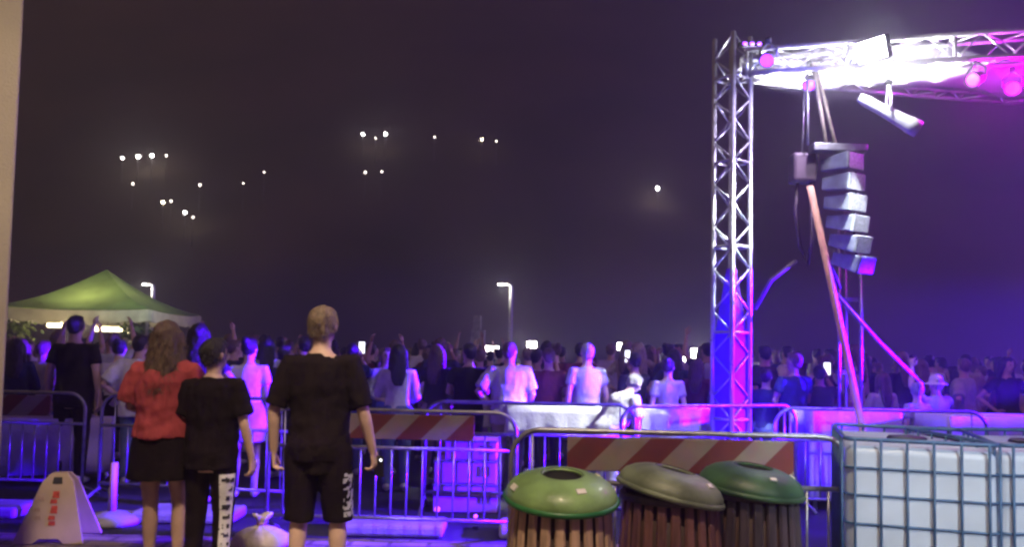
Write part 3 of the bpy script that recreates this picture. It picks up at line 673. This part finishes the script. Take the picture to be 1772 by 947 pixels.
mo = at(1388, 292, 8.15); hb = thing('chain_hoist', mo, 'dull maroon chain hoist hanging beside the speakers', 'hoist')
MB().box((0, 0, 0), (.24, .2, .3)).build('motor_body', mt['motor'], hb, False, .03)
MB().tube([(0, 0, .15), (.03, 0, BZ-.1-mo.z)], .007, 6).build('chain', mt['steel'], hb)
MB().tube([(-.05, 0, -.14), (-.07, 0, -.45), (-.02, .0, -.8), (.06, 0, -1.0), (.1, 0, -.7), (.09, 0, -.14)], .018, 8).build('chain_loop', mt['motor'], hb)
MB().tube([(-.06, 0, -.95), (-.3, .05, -1.15), (-.45, .1, -1.45)], .02, 8).build('power_cable', mt['motor'], hb)
a_, b_ = at(1402, 322, 8.0), at(1491, 738, 7.3); e_ = b_ + (b_-a_)*((b_.z-.02)/(a_.z-b_.z))
os_ = MB().tube([V((0, 0, 0)), e_-a_], [(.036, .014), (.036, .014)], 8, side=(1, 0, 0)).build('guy_strap', mt['strap'], loc=a_); tag(os_, 'long orange strap running from the hoist down behind the water tank', 'strap')
a_, b_ = at(1440, 502, 7.8), at(1596, 666, 8.7)
gr_ = MB().tube([V((0, 0, 0)), (b_-a_)*.5 + V((0, 0, -.03)), b_-a_], .019, 8).build('guy_rope', mt['cord'], loc=a_); tag(gr_, 'pale rope stretched from the orange strap to the raised hand of the person', 'rope')

# ------------------------------------------------------------------ green gazebo and stall
GY = 18.5; gzx = gx(178, GY)
gz = thing('gazebo', (gzx, GY, 0), 'green peaked gazebo tent with pale valance and warm light inside', 'gazebo', rz=R(3))
hw, ez, pz = 1.64, 2.32, 3.28; q = MB(); P = []; n = 10; K = 8
for j in range(n+1):
    f = j/n
    for s in range(4):
        for k in range(K):
            c0 = V(((-1, 1, 1, -1)[s], (-1, -1, 1, 1)[s], 0)); c1 = V(((1, 1, -1, -1)[s], (-1, 1, 1, -1)[s], 0)); e = c0.lerp(c1, k/K)
            sag = -.10*math.sin(math.pi*f) - .05*math.sin(math.pi*k/K)*(1-f)
            P.append(e*hw*(1-f) + V((0, 0, ez + (pz-ez)*(f**1.12) + sag)))
q.add(P, [(j*4*K+i, j*4*K+(i+1) % (4*K), (j+1)*4*K+(i+1) % (4*K), (j+1)*4*K+i) for j in range(n) for i in range(4*K)])
q.build('canopy', mt['green'], gz, False)
P = []; NN = 4*14
for j in range(3):
    for s in range(4):
        for k in range(14):
            c0 = V(((-1, 1, 1, -1)[s], (-1, -1, 1, 1)[s], 0)); c1 = V(((1, 1, -1, -1)[s], (-1, 1, 1, -1)[s], 0)); e = c0.lerp(c1, k/14)
            P.append(e*(hw+.012+.01*j*math.sin(k*2.2)) + V((0, 0, ez-.015-.05*math.sin(math.pi*k/14) - j*.12 - (.03 if j == 2 and k % 2 else 0))))
q = MB(); q.add(P, [(j*NN+i, j*NN+(i+1) % NN, (j+1)*NN+(i+1) % NN, (j+1)*NN+i) for j in range(2) for i in range(NN)]); q.build('valance', mt['valance'], gz)
for sx in (-1, 1):
    for sy in (-1, 1): MB().box((sx*(hw-.05), sy*(hw-.05), ez/2), (.05, .05, ez)).build('leg', mt['steel'], gz, False)
def tube_lamp(u, v, L, label):
    p = at(u, v, GY-.6); t = thing('tube_lamp', p, label, 'lamp', 'warm lamps under the gazebo')
    MB().box((0, 0, .06), (L+.06, .09, .04)).build('fitting', mt['pole'], t, False, .006)
    MB().tube([(-L/2, 0, 0), (L/2, 0, 0)], .05, 12).build('tube', mt['lampy'], t)
    MB().tube([(0, 0, .08), (0, 0, .5)], .008, 6).build('cord', mt['dark'], t)
tube_lamp(94, 563, .28, 'short warm lamp under the gazebo above the dark man'); tube_lamp(186, 570, .55, 'long warm tube lamp at the centre of the gazebo'); tube_lamp(222, 573, .3, 'warm lamp under the gazebo beside the hanging plant')
ct = thing('stall_counter', (gzx, GY-.7, 0), 'stall counter with a red front under the gazebo', 'counter')
MB().box((0, 0, .5), (2.9, .5, 1.0)).build('front', mt['redcloth'], ct, False, .01); MB().box((0, 0, 1.03), (3.0, .7, .05)).build('worktop', mt['sand'] if 'sand' in mt else mt['pole'], ct, False, .01)
for u, v, lab in ((236, 574, 'bushy green plant hanging under the gazebo beside the tube lamp'), (22, 571, 'bushy green plant hanging at the wall end of the gazebo')):
    p = at(u, v, GY-1.2); t = thing('hanging_plant', p, lab, 'plant', 'green plants under the gazebo'); q = MB()
    for k in range(260):
        d = V((random.gauss(0, .17), random.gauss(0, .15), random.gauss(0, .1))); a = V((random.uniform(-1, 1), random.uniform(-1, 1), random.uniform(-1, 1))).normalized()*.06; b = a.orthogonal().normalized()*.03
        q.add([d-a, d+b, d+a, d-b], [(0, 1, 2, 3)])
    q.build('leaves', mt['leaf'], t, False); MB().lathe([(0, -.2), (.1, -.2), (.14, -.05), (.12, -.05)], 16).build('pot', mt['dark'], t)
    MB().tube([(0, 0, -.05), (0, 0, .45)], .008, 6).build('cord', mt['dark'], t)

# street lamps with arms, grey pillar, stall floodlights among the crowd
def arm_lamp(u, v, Y, label, arm, on):
    p = at(u, v, Y); t = thing('street_lamp', (p.x, Y, 0), label, 'street lamp', 'street lamps behind the crowd')
    MB().tube([(0, 0, 0), (0, 0, p.z-.25), (-.03, 0, p.z-.06), (-.14, 0, p.z), (-arm*.5, 0, p.z+.01)], [.1, .085, .075, .065, .06], 12).build('pole', mt['pole'], t)
    hd = MB().box((-arm*.75, 0, p.z), (arm*.55, .2, .07)).build('lamp_head', mt['pole'], t, False, .015)
    MB().box((-arm*.75, 0, p.z-.039), (arm*.45, .16, .012)).build('diffuser', mt['lampfar'], hd, False)
    return p
s1 = arm_lamp(885, 492, 36, 'white street lamp with a short arm standing behind the crowd', .62, 1)
s2 = arm_lamp(266, 492, 37, 'white street lamp with a short arm peeking over the gazebo roof', .5, 1)
p = at(828, 546, 25); t = thing('stepped_pillar', (p.x, 25, 0), 'pale grey stepped pillar behind the crowd next to the street lamp', 'pillar')
MB().box((0, 0, (p.z-.45)/2), (.44, .4, p.z-.45)).build('shaft', mt['stone'], t, False, .02); MB().box((-.04, 0, p.z-.22), (.26, .26, .45)).build('head_block', mt['stone'], t, False, .02); MB().box((0, 0, .1), (.56, .52, .2)).build('plinth', mt['stone'], t, False, .02)
FLD = [(1213, 616, 19, .36, 'largest white floodlight among the crowd beside the truss tower'), (1174, 626, 20, .24, 'white floodlight among the crowd, next to the largest one'), (1130, 616, 21, .17, 'small white floodlight above the lilac shirted person'), (966, 612, 19, .24, 'white floodlight among the crowd beside the man in the white shirt'), (851, 608, 20, .26, 'white floodlight low over the crowd under the stepped pillar'), (1076, 600, 22, .2, 'faint white floodlight over the bent man in white'), (1269, 631, 20, .15, 'small white floodlight seen through the truss tower'), (920, 597, 23, .2, 'small floodlight over the head of the man in the pale T-shirt'), (1560, 655, 21, .1, 'tiny white floodlight far behind the violet table')]
for u, v, Y, w_, lab in FLD:
    w_ *= 1.3; p = at(u, v, Y); t = thing('stall_floodlight', (p.x, Y, 0), lab, 'floodlight', 'floodlights among the crowd')
    MB().tube([(0, .06, 0), (0, .06, p.z)], .02, 8).build('stand', mt['dark'], t)
    MB().box((0, 0, p.z), (w_*1.15, .07, w_*.85)).build('housing', mt['dark'], t, False, .01); MB().box((0, -.04, p.z), (w_, .012, w_*.7)).build('lens', mt['lampfar'], t, False, .004)

# ------------------------------------------------------------------ the three people in front
def front(o, u, Y, hgt, rz, label):
    tag(o, label, 'person', 'people standing with their backs turned'); return place(o, (gx(u, Y), Y, .008), rz, hgt/1.75)
man = make_person('short', 'fair', 'black', 'shorts', 'black', 0, slim=1.0, sleeve=.92, loose=.004, hem=.76, bhem=.47, vox=.010, curl=.5, turn=R(-8), nod=R(6),
    arms={'L': ((-.272, -.03, 1.13), (-.285, .03, .87), (.03, .12, -1)), 'R': ((.268, -.02, 1.13), (.315, .06, .88), (.12, .25, -1))}, legs={'L': ((-.11, .01, .49), (-.12, -.03, .09)), 'R': ((.12, .03, .49), (.135, .0, .09))})
front(man, 557, 5.0, 1.80, R(-3), 'fair haired man in black T-shirt and black shorts with pale side print')
woman = make_person('long', 'brown', 'coral', 'skirt', 'black', 1, slim=.97, sleeve=.8, loose=.034, hem=.96, bhem=.68, vox=.010, female=True, nod=R(4),
    arms={'L': ((-.25, .06, 1.16), (-.16, .24, 1.12), (.6, .6, .1)), 'R': ((.27, .06, 1.15), (.2, .25, 1.12), (-.6, .6, .1))}, legs={'L': ((-.07, .02, .49), (-.06, .0, .09)), 'R': ((.11, .06, .49), (.14, -.04, .09))})
front(woman, 288, 5.4, 1.70, R(4), 'long haired woman in coral red top and short black skirt')
teen = make_person('short', 'dark', 'black', 'trousers', 'black', 0, slim=.98, sleeve=.75, loose=.016, hem=.82, vox=.010, turn=R(-28),
    arms={'L': ((-.24, .0, 1.13), (-.2, .17, .95), (.1, .6, -.8)), 'R': ((.25, -.02, 1.13), (.285, .05, .88), (.05, .15, -1))})
front(teen, 372, 5.35, 1.59, R(-4), 'short dark haired youth in black with a white lettered trouser stripe')
def tufts(owner, n, ln, sd):
    h = [c for c in owner.children if c.name.split('.')[0] == 'hair'][0]; me = h.data; rg = random.Random(sd); bm = bmesh.new(); bm.from_mesh(me)
    vs = [(v.co.copy(), v.normal.copy()) for v in bm.verts]
    for k in range(n):
        p, q = rg.choice(vs); d = (q*.22 + V((rg.gauss(0, .2), rg.gauss(-.05, .2), -.9 + rg.gauss(0, .2)))).normalized(); l = ln*rg.uniform(.5, 1.4); w_ = d.orthogonal().normalized()*.0035
        a, b, c = bm.verts.new(p - q*.004 - w_), bm.verts.new(p - q*.004 + w_), bm.verts.new(p + q*.006 + d*l); bm.faces.new((a, b, c))
    bm.to_mesh(me); bm.free(); me.polygons.foreach_set('use_smooth', [True]*len(me.polygons))
tufts(man, 1500, .02, 1); tufts(teen, 1500, .022, 2); tufts(woman, 2600, .05, 3)
def folds(owner, part, amp, sd):
    h = [c for c in owner.children if c.name.split('.')[0] == part][0]; me = h.data
    nr = [v.normal.copy() for v in me.vertices]
    for v, q in zip(me.vertices, nr):
        c = v.co; w_ = 1.0 - abs((c.z - 1.05)/.5)*.5
        f = noise.noise(V((c.x*5 + c.z*9, c.y*5, c.z*13 - c.x*8 + sd))); g_ = 1 - abs(noise.noise(V((c.x*14, c.y*9, c.z*4 + sd))))
        v.co += q*amp*w_*(f*.8 + (g_-.8)*1.1)
    me.update()
folds(man, 'shirt', .014, 3); folds(teen, 'shirt', .011, 8); folds(woman, 'shirt', .016, 5); folds(man, 'shorts', .008, 4)
# print on the man's shorts and lettered stripe on the youth's trousers follow the cloth
def overlay(owner, part, name, sel, m, off=.004):
    src = [c for c in owner.children if c.name.split('.')[0] == part][0]
    bm = bmesh.new(); bm.from_mesh(src.data)
    kill = [f for f in bm.faces if not sel(f.calc_center_median())]
    bmesh.ops.delete(bm, geom=kill, context='FACES')
    for v in bm.verts: v.co += v.normal*off
    me = bpy.data.meshes.new(name); bm.to_mesh(me); bm.free(); me.materials.clear(); me.materials.append(m)
    me.polygons.foreach_set('material_index', [0]*len(me.polygons))
    o = bpy.data.objects.new(name, me); COL.objects.link(o); o.parent = src; return o
def scribble(c): return c.x > .17 and -.10 < c.y < .03 and .5 < c.z < .76 and noise.noise(V((c.x*10, c.y*38, c.z*42))) > -.02
overlay(man, 'shorts', 'side_print', scribble, CLO['pale'])
overlay(teen, 'trousers', 'white_stripe', lambda c: c.x > .108 and -.10 < c.y < -.005 and .24 < c.z < .785, CLO['white'])
overlay(teen, 'trousers', 'stripe_lettering', lambda c: c.x > .12 and -.085 < c.y < -.02 and .28 < c.z < .78 and math.sin(c.z*95) > .1 and noise.noise(V((c.x*20, c.y*60, c.z*30))) > -.12, CLO['charcoal'], .008)
# phone in the man's hand
hw_ = man.matrix_basis @ V((.345, .10, .79))
ph = thing('phone', hw_, 'small lit phone held low in the hand of the man in black', 'phone'); ph.rotation_euler = (R(20), R(8), R(-20))
MB().box((0, 0, 0), (.072, .009, .145)).build('case', mt['dark'], ph, False, .004); MB().box((0, -.006, 0), (.064, .003, .132)).build('screen', mt['dark'], ph, False)
MB().ball((.02, -.008, .05), (.009, .004, .009), 10, 6).build('torch', mt['screen'], ph)

# ------------------------------------------------------------------ the crowd
AF = lambda s: ((s*.235, .05, 1.16), (s*.05, .26, 1.14), (-s*.9, .2, .1))     # folded
UP = lambda s: ((s*.28, .17, 1.30), (s*.16, .34, 1.56), (0, .1, 1))           # holding a phone up
HIP = lambda s: ((s*.37, -.07, 1.17), (s*.19, .06, 1.0), (-s*.4, .7, -.5))
HI = lambda s: ((s*.3, .1, 1.6), (s*.24, .16, 1.86), (0, .1, 1))
PR = dict(
 man=make_person('short', 'dark', 'charcoal', 'trousers', 'denim', 0),
 folded=make_person('short', 'brown', 'navy', 'trousers', 'black', 1, arms={'L': AF(-1), 'R': AF(1)}, turn=R(20)),
 filming=make_person('short', 'dark', 'black', 'trousers', 'black', 1, arms={'R': UP(1)}, turn=R(-12)),
 girl=make_person('long', 'dark', 'white', 'trousers', 'denim', 2, female=True, slim=.94, sleeve=1.85, arms={'L': AF(-1), 'R': ((.235, .0, 1.14), (.15, .2, 1.03), (-.6, .6, .1))}),
 lady=make_person('bun', 'brown', 'lilac', 'skirt', 'black', 2, female=True, slim=.96, turn=R(-25)),
 hips=make_person('long', 'brown', 'pale', 'shorts', 'denim', 0, female=True, slim=.95, arms={'L': HIP(-1), 'R': HIP(1)}, turn=R(15)),
 tee=make_person('short', 'brown', 'white', 'trousers', 'sand', 0, slim=1.06, loose=.02, sleeve=.85, arms={'R': ((.28, -.02, 1.15), (.22, .17, 1.0), (-.3, .8, -.1)), 'L': HIP(-1)}, turn=R(-30)),
 bent=make_person('short', 'grey', 'white', 'trousers', 'pale', 2, slim=1.08, lean=R(34), loose=.02, sleeve=.8, arms={'L': ((-.25, .15, 1.18), (-.2, .3, 1.0), (.1, .7, -.6)), 'R': ((.25, .15, 1.18), (.2, .3, 1.0), (-.1, .7, -.6))}),
 reaching=make_person('short', 'grey', 'pale', 'trousers', 'pale', 2, slim=1.04, sleeve=.8, hat='white', arms={'L': HI(-1), 'R': ((.3, .1, 1.3), (.24, .25, 1.48), (-.2, .3, .9))}),
 cheering=make_person('short', 'dark', 'maroon', 'trousers', 'black', 1, slim=1.0, arms={'L': HI(-1), 'R': HI(1)}),
)
used = set(); POS = []
def stand(kind, u, Y, v=None, rz=0, shirt=None, bcol=None, hairc=None, label=None, grp='people in the crowd', hgt=None):
    o = PR[kind]
    if kind in used: o = copy_tree(o)
    used.add(kind)
    if v is not None: hgt = at(u, v, Y).z
    place(o, (gx(u, Y), Y, .004), rz, hgt/1.75); recolour(o, shirt, bcol, hairc); tag(o, label, 'person', grp); POS.append((gx(u, Y), Y)); return o
# people one can tell apart, standing just beyond the barriers
FR = [
 ('man', 130, 8.9, 548, .1, 'black', 'black', 'dark', 'tall man in black in front of the gazebo, leaning by the striped barrier'),
 ('girl', 28, 9.2, 588, .4, 'navy', 'denim', 'dark', 'long haired person in navy between the beige wall and the tall man'),
 ('folded', 76, 9.8, 592, -.5, 'lilac', 'denim', 'brown', 'person with folded arms in lilac beside the tall man in black'),
 ('lady', 206, 9.4, 590, .6, 'lilac', 'black', 'dark', 'woman in lilac top between the tall man and the woman in red'),
 ('tee', 243, 9.0, 582, .3, 'white', 'denim', 'dark', 'man in white shirt lit violet under the edge of the gazebo'),
 ('hips', 343, 7.9, 562, .2, 'charcoal', 'black', 'dark', 'dark haired woman behind the heads of the red topped woman and youth'),
 ('lady', 432, 8.35, 588, .2, 'white', 'pale', 'dark', 'person in white lit strong violet between the youth and the man in black'),
 ('man', 493, 9.6, 600, -.4, 'navy', 'black', 'dark', 'man in navy shirt just behind the arm of the man in black'),
 ('filming', 610, 9.9, 596, .3, 'navy', 'denim', 'dark', 'man in navy holding a phone up beside the head of the fair haired man'),
 ('girl', 690, 8.9, 598, .15, 'white', 'denim', 'dark', 'girl with long dark hair and white long sleeved top at the striped barrier'),
 ('hips', 757, 9.3, 598, -.3, 'charcoal', 'sand', 'brown', 'dark topped woman with pale arms beside the girl in white'),
 ('folded', 812, 9.1, 596, .2, 'black', 'black', 'dark', 'broad man in black with folded arms below the stepped pillar'),
 ('tee', 882, 8.95, 594, .1, 'lilac', 'sand', 'brown', 'man in pale lilac T-shirt leaning at the draped table'),
 ('folded', 950, 9.4, 604, -.2, 'maroon', 'black', 'brown', 'person in maroon with folded arms by the draped table'),
 ('man', 1016, 9.3, 596, .25, 'pale', 'denim', 'grey', 'grey haired man in pale grey shirt next to the bent man in white'),
 ('bent', 1052, 8.1, 632, -1.1, 'white', 'white', 'grey', 'man in dazzling white shirt bending over the draped table'),
 ('filming', 1098, 9.6, 612, .5, 'charcoal', 'sand', 'dark', 'man in charcoal filming with raised phone beside the bent man'),
 ('lady', 1156, 9.2, 622, .1, 'lilac', 'pale', 'dark', 'woman with a bun in lilac dress shirt by the truss tower'),
 ('hips', 1206, 9.9, 622, -.4, 'maroon', 'black', 'brown', 'woman with hands on hips seen behind the edge of the truss tower'),
 ('tee', 1268, 9.5, 632, .5, 'pale', 'denim', 'dark', 'man in pale T-shirt seen through the truss tower'),
 ('man', 1326, 9.2, 640, -.6, 'navy', 'denim', 'dark', 'man in navy turned sideways just past the truss tower'),
 ('folded', 1374, 9.0, 612, .3, 'navy', 'black', 'brown', 'taller man in navy with folded arms between tower and hanging speakers'),
 ('filming', 1418, 9.2, 634, -.2, 'charcoal', 'black', 'dark', 'person in charcoal holding a phone up under the hanging speakers'),
 ('girl', 1526, 9.3, 646, .2, 'lilac', 'denim', 'brown', 'long haired person in lilac behind the violet draped table'),
 ('lady', 1586, 8.6, 664, .3, 'pale', 'pale', 'grey', 'shorter person in pale top beside the one holding the rope'),
 ('reaching', 1618, 8.75, 652, .2, 'pale', 'pale', 'grey', 'person in pale clothes and white hat holding the rope with raised arm'),
 ('cheering', 668, 11.0, 606, .1, 'maroon', 'black', 'dark', 'person with both arms raised behind the girl in white'),
]
for k, u, Y, v, rz, sh_, bc, hc, lab in FR: stand(k, u, Y, v, rz, sh_, bc, hc, lab)
phones = []
def phone(o, label):
    p = o.matrix_basis @ V((.165, .375, 1.67)); t = thing('phone', p, label, 'phone', 'raised phones with lit screens', rz=o.rotation_euler.z)
    MB().box((0, .004, .03), (.078, .008, .155)).build('case', mt['dark'], t, False, .003); MB().box((0, -.0015, .03), (.07, .003, .142)).build('screen', mt['screen'], t, False)
for o_ in [x for x in COL.objects if x.name.split('.')[0] == 'person' and x.get('label')]:
    if 'holding a phone' in o_['label'] or 'filming with' in o_['label']: phone(o_, 'lit phone raised by the ' + o_['label'].split(' holding')[0].split(' filming')[0] + {'m': ' beside', 'p': ' under'}['p' if 'speakers' in o_['label'] else 'm'] + (' the hanging speakers' if 'speakers' in o_['label'] else ' the fair haired man' if 'fair' in o_['label'] else ' the bent man'))
zones = [(-60, 110, 'by the beige wall'), (110, 300, 'before the gazebo'), (300, 520, 'behind the plain barrier'), (520, 760, 'beyond the man in black'), (760, 930, 'below the street lamp'), (930, 1130, 'behind the draped table'), (1130, 1310, 'behind the truss tower'), (1310, 1500, 'beneath the hanging speakers'), (1500, 1660, 'beyond the pale rope'), (1660, 1830, 'beyond the caged tanks')]
LOOK = dict(man='short haired person', folded='arms-folded person', filming='person raising one forearm', girl='long haired girl', lady='woman with bun', hips='akimbo woman', tee='broad bent-armed person')
LOOK['cheering'] = 'person with arms up'; LOOK['filming2'] = ''; del LOOK['filming2']
kinds = list(LOOK); shirts = ['black', 'charcoal', 'navy', 'white', 'pale', 'lilac', 'maroon', 'sand']; SN = dict(black='black', charcoal='charcoal', navy='navy', white='white', pale='pale grey', lilac='lilac', maroon='maroon', sand='sand coloured')
rnd = random.Random(21); n = 0; tries = 0; seen = set()
while n < 170 and tries < 9000:
    tries += 1
    u = rnd.uniform(-40, 1815); Y = rnd.choice((10.4, 11.2, 12, 13, 14.2, 15.5, 17, 19)) + rnd.uniform(-.3, .3); x = gx(u, Y)
    if any(abs(x-a) < .36 and abs(Y-b) < .5 for a, b in POS): continue
    if abs(Y-GY) < 2.9 and abs(x-gzx) < 2.6: continue
    zn = next((z for a, b, z in zones if a <= u < b), None)
    if not zn: continue
    k = rnd.choice(kinds); k = rnd.choice(kinds[:-1]) if k == 'cheering' and rnd.random() < .6 else k; s = rnd.choice(shirts + ['black', 'charcoal', 'navy', 'maroon']); hc = rnd.choice(('dark', 'dark', 'brown', 'fair'))
    lab = f"{LOOK[k]} in {SN[s]} top, {hc} hair, {zn}"
    if lab in seen: continue
    seen.add(lab)
    stand(k, u, Y, None, rnd.uniform(-.9, .9) + (math.pi if rnd.random() < .12 else 0), s, rnd.choice(('black', 'denim', 'sand', 'charcoal')), hc, lab, hgt=rnd.uniform(1.56, 1.76) - (.10 if u > 1480 else 0))
    n += 1
for k, o in PR.items():
    if k not in used:
        for c in list(o.children): bpy.data.objects.remove(c)
        bpy.data.objects.remove(o)

# ------------------------------------------------------------------ light
def lamp(kind, name, loc, energy, col, aim=None, size=.1, ang=60, blend=.5):
    l = bpy.data.lights.new(name, kind); l.energy = energy; l.color = col
    if kind in ('SPOT', 'POINT'): l.shadow_soft_size = size
    if kind == 'SPOT': l.spot_size = R(ang); l.spot_blend = blend
    o = bpy.data.objects.new(name, l); COL.objects.link(o); o.location = loc
    if aim is not None: o.rotation_euler = (V(aim)-V(loc)).to_track_quat('-Z', 'Y').to_euler()
    return o
lamp('SPOT', 'flood_light', FL + V((-.06, -.12, -.02)), 3600, (.9, .95, 1), at(1050, 690, 8.6), .12, 25, .9)
for k in range(6):
    f = .06 + k*.085
    p = A1.lerp(B1, f) + V((0, .16, -.24)); lamp('SPOT', 'flood_glare_fill', p, (90, 160, 210, 260, 260, 150)[k], (.93, .92, 1), p + V((0, -.06, 1)), .03, 150, .3)  # added upward spots without fixtures, blow out the beam and fabric
lamp('POINT', 'flood_glare_fill', FL + V((-.1, -.25, -.18)), 70, (.93, .93, 1), size=.08)
lamp('SPOT', 'speaker_light', FL + V((.1, -.3, -.1)), 2200, (.9, .95, 1), at(1468, 425, 8), .05, 16, .9)
lamp('SPOT', 'tower_fill', A1.lerp(B1, .2) + V((0, -.5, -.1)), 260, (.74, .62, 1), (TX, TY, 3.3), .05, 80, .8)  # added lavender spot without a fixture, brightens the upper tower
lamp('POINT', 'tower_uplight', (TX-.02, TY-.6, .9), 70, VIO, size=.06)
VW = V((10.5, 7.25, 2.2))
lamp('SPOT', 'violet_wash', VW, 230000, VIO, (-3.7, 8.9, 1.05), .1, 15, .7)
lamp('SPOT', 'violet_wash_middle', VW + V((0, 0, .05)), 26000, VIO, (.2, 8.9, .7), .1, 13, .7)
lamp('SPOT', 'violet_wash_near', (4.9, 6.1, 2.6), 1900, VIO, (2.8, 7.9, .2), .08, 34, .7)
lamp('SPOT', 'violet_kerb_wash', (4.3, 5.95, 1.45), 40000, VIO, (-1.9, 7.05, .05), .05, 17, .7)
lamp('SPOT', 'violet_crate_wash', (4.3, 5.95, 1.45), 16000, VIO, (gx(812, 8.0), 7.8, .4), .05, 10, .6)
lamp('POINT', 'violet_spill', LP[0] + V((.1, -.15, -.12)), 14, VIO, size=.06)
lamp('POINT', 'magenta_spill', LP[2] + V((.12, -.05, -.1)), 36, (.8, .0, 1), size=.06)
lamp('POINT', 'magenta_spill', LP[3] + V((.1, -.1, -.1)), 45, (.8, .0, 1), size=.06)
lamp('SPOT', 'street_light', (.3, -.3, 9.0), 2500, WARM, (.5, 4.0, .7), .2, 36, .6)
lamp('SPOT', 'street_light_side', (-.5, -1.0, 8.9), 800, WARM, (-3.2, 4.4, 4.2), .25, 34, .7)
lamp('SPOT', 'street_light_low', (-.6, -.3, 9.0), 2300, WARM, (-2.7, 5.3, .3), .2, 26, .6)
lamp('SPOT', 'tank_cool_fill', (3.4, -1.5, 4.2), 1900, (.8, .9, 1), (2.9, 4.5, .6), .2, 30, .6)  # added cool spot out of view, brightens the water tanks
lamp('POINT', 'stage_glow', (46, 34, 12), 40000, (.3, .1, 1), size=.5)
lamp('POINT', 'gazebo_light', (gzx, GY-.6, 2.1), 160, (1, .75, .4), size=.2)
lamp('SPOT', 'gazebo_top_light', at(330, 440, 14.5), 620, (.85, 1, .8), (gzx+.2, GY, 2.8), .15, 40, .6)
lamp('POINT', 'arm_lamp_light', s1 + V((-.45, -.25, -.25)), 60, (1, .95, .85), size=.1)
lamp('POINT', 'arm_lamp_light', s2 + V((-.4, -.25, -.25)), 60, (1, .95, .85), size=.1)
lamp('POINT', 'crowd_light', at(1213, 600, 17.5), 40, (1, .95, .9), size=.2)
lamp('POINT', 'crowd_light', at(900, 590, 18), 30, (1, .95, .9), size=.2)

# night sky
wd = bpy.data.worlds.new('World'); sc.world = wd; wd.use_nodes = True; nt = wd.node_tree; N = nt.nodes; L = nt.links
bg = N['Background']; sky = N.new('ShaderNodeTexSky'); sky.sky_type = 'NISHITA'; sky.sun_disc = False; sky.sun_elevation = R(-6); sky.sun_rotation = R(140)
tc = N.new('ShaderNodeTexCoord'); sx = N.new('ShaderNodeSeparateXYZ'); L.new(tc.outputs['Generated'], sx.inputs[0])
rp = N.new('ShaderNodeValToRGB'); e = rp.color_ramp.elements; mr = N.new('ShaderNodeMapRange'); mr.inputs[1].default_value = -.62; mr.inputs[2].default_value = .62
L.new(sx.outputs[0], mr.inputs[0]); L.new(mr.outputs[0], rp.inputs[0])
e[0].position = 0; e[0].color = (.36, .235, .10, 1); e[1].position = 1; e[1].color = (.10, .036, .36, 1)
e2 = rp.color_ramp.elements.new(.42); e2.color = (.125, .07, .042, 1); e3 = rp.color_ramp.elements.new(.68); e3.color = (.07, .028, .13, 1)
ad = N.new('ShaderNodeMix'); ad.data_type = 'RGBA'; ad.blend_type = 'ADD'; ad.inputs[0].default_value = .02
L.new(rp.outputs[0], ad.inputs[6]); L.new(sky.outputs[0], ad.inputs[7]); L.new(ad.outputs[2], bg.inputs['Color']); bg.inputs['Strength'].default_value = .72

# hazy night air
hm = bpy.data.materials.new('hazy_air'); hm.use_nodes = True; N = hm.node_tree.nodes; N.remove(N['Principled BSDF'])
pv = N.new('ShaderNodeVolumePrincipled'); pv.inputs['Color'].default_value = (.9, .88, .95, 1); pv.inputs['Density'].default_value = .0055; pv.inputs['Anisotropy'].default_value = .75
hm.node_tree.links.new(pv.outputs[0], N['Material Output'].inputs['Volume'])
hb = MB().box((0, 187, 98), (660, 476, 200)).build('haze', hm, None, False); tag(hb, kind='stuff')

# ------------------------------------------------------------------ render settings
sc.view_settings.view_transform = 'Standard'; sc.view_settings.look = 'None'; sc.view_settings.exposure = 0; sc.view_settings.gamma = 1
sc.view_settings.use_curve_mapping = False
cy = sc.cycles
try:
    cy.use_denoising = True; cy.denoiser = 'OPENIMAGEDENOISE'
except Exception: pass
cy.max_bounces = 6; cy.diffuse_bounces = 3; cy.glossy_bounces = 2; cy.transmission_bounces = 3; cy.volume_bounces = 1; cy.transparent_max_bounces = 8
cy.sample_clamp_indirect = 4; cy.caustics_reflective = False; cy.caustics_refractive = False
cy.filter_width = 2.6
sc.render.filter_size = 2.6
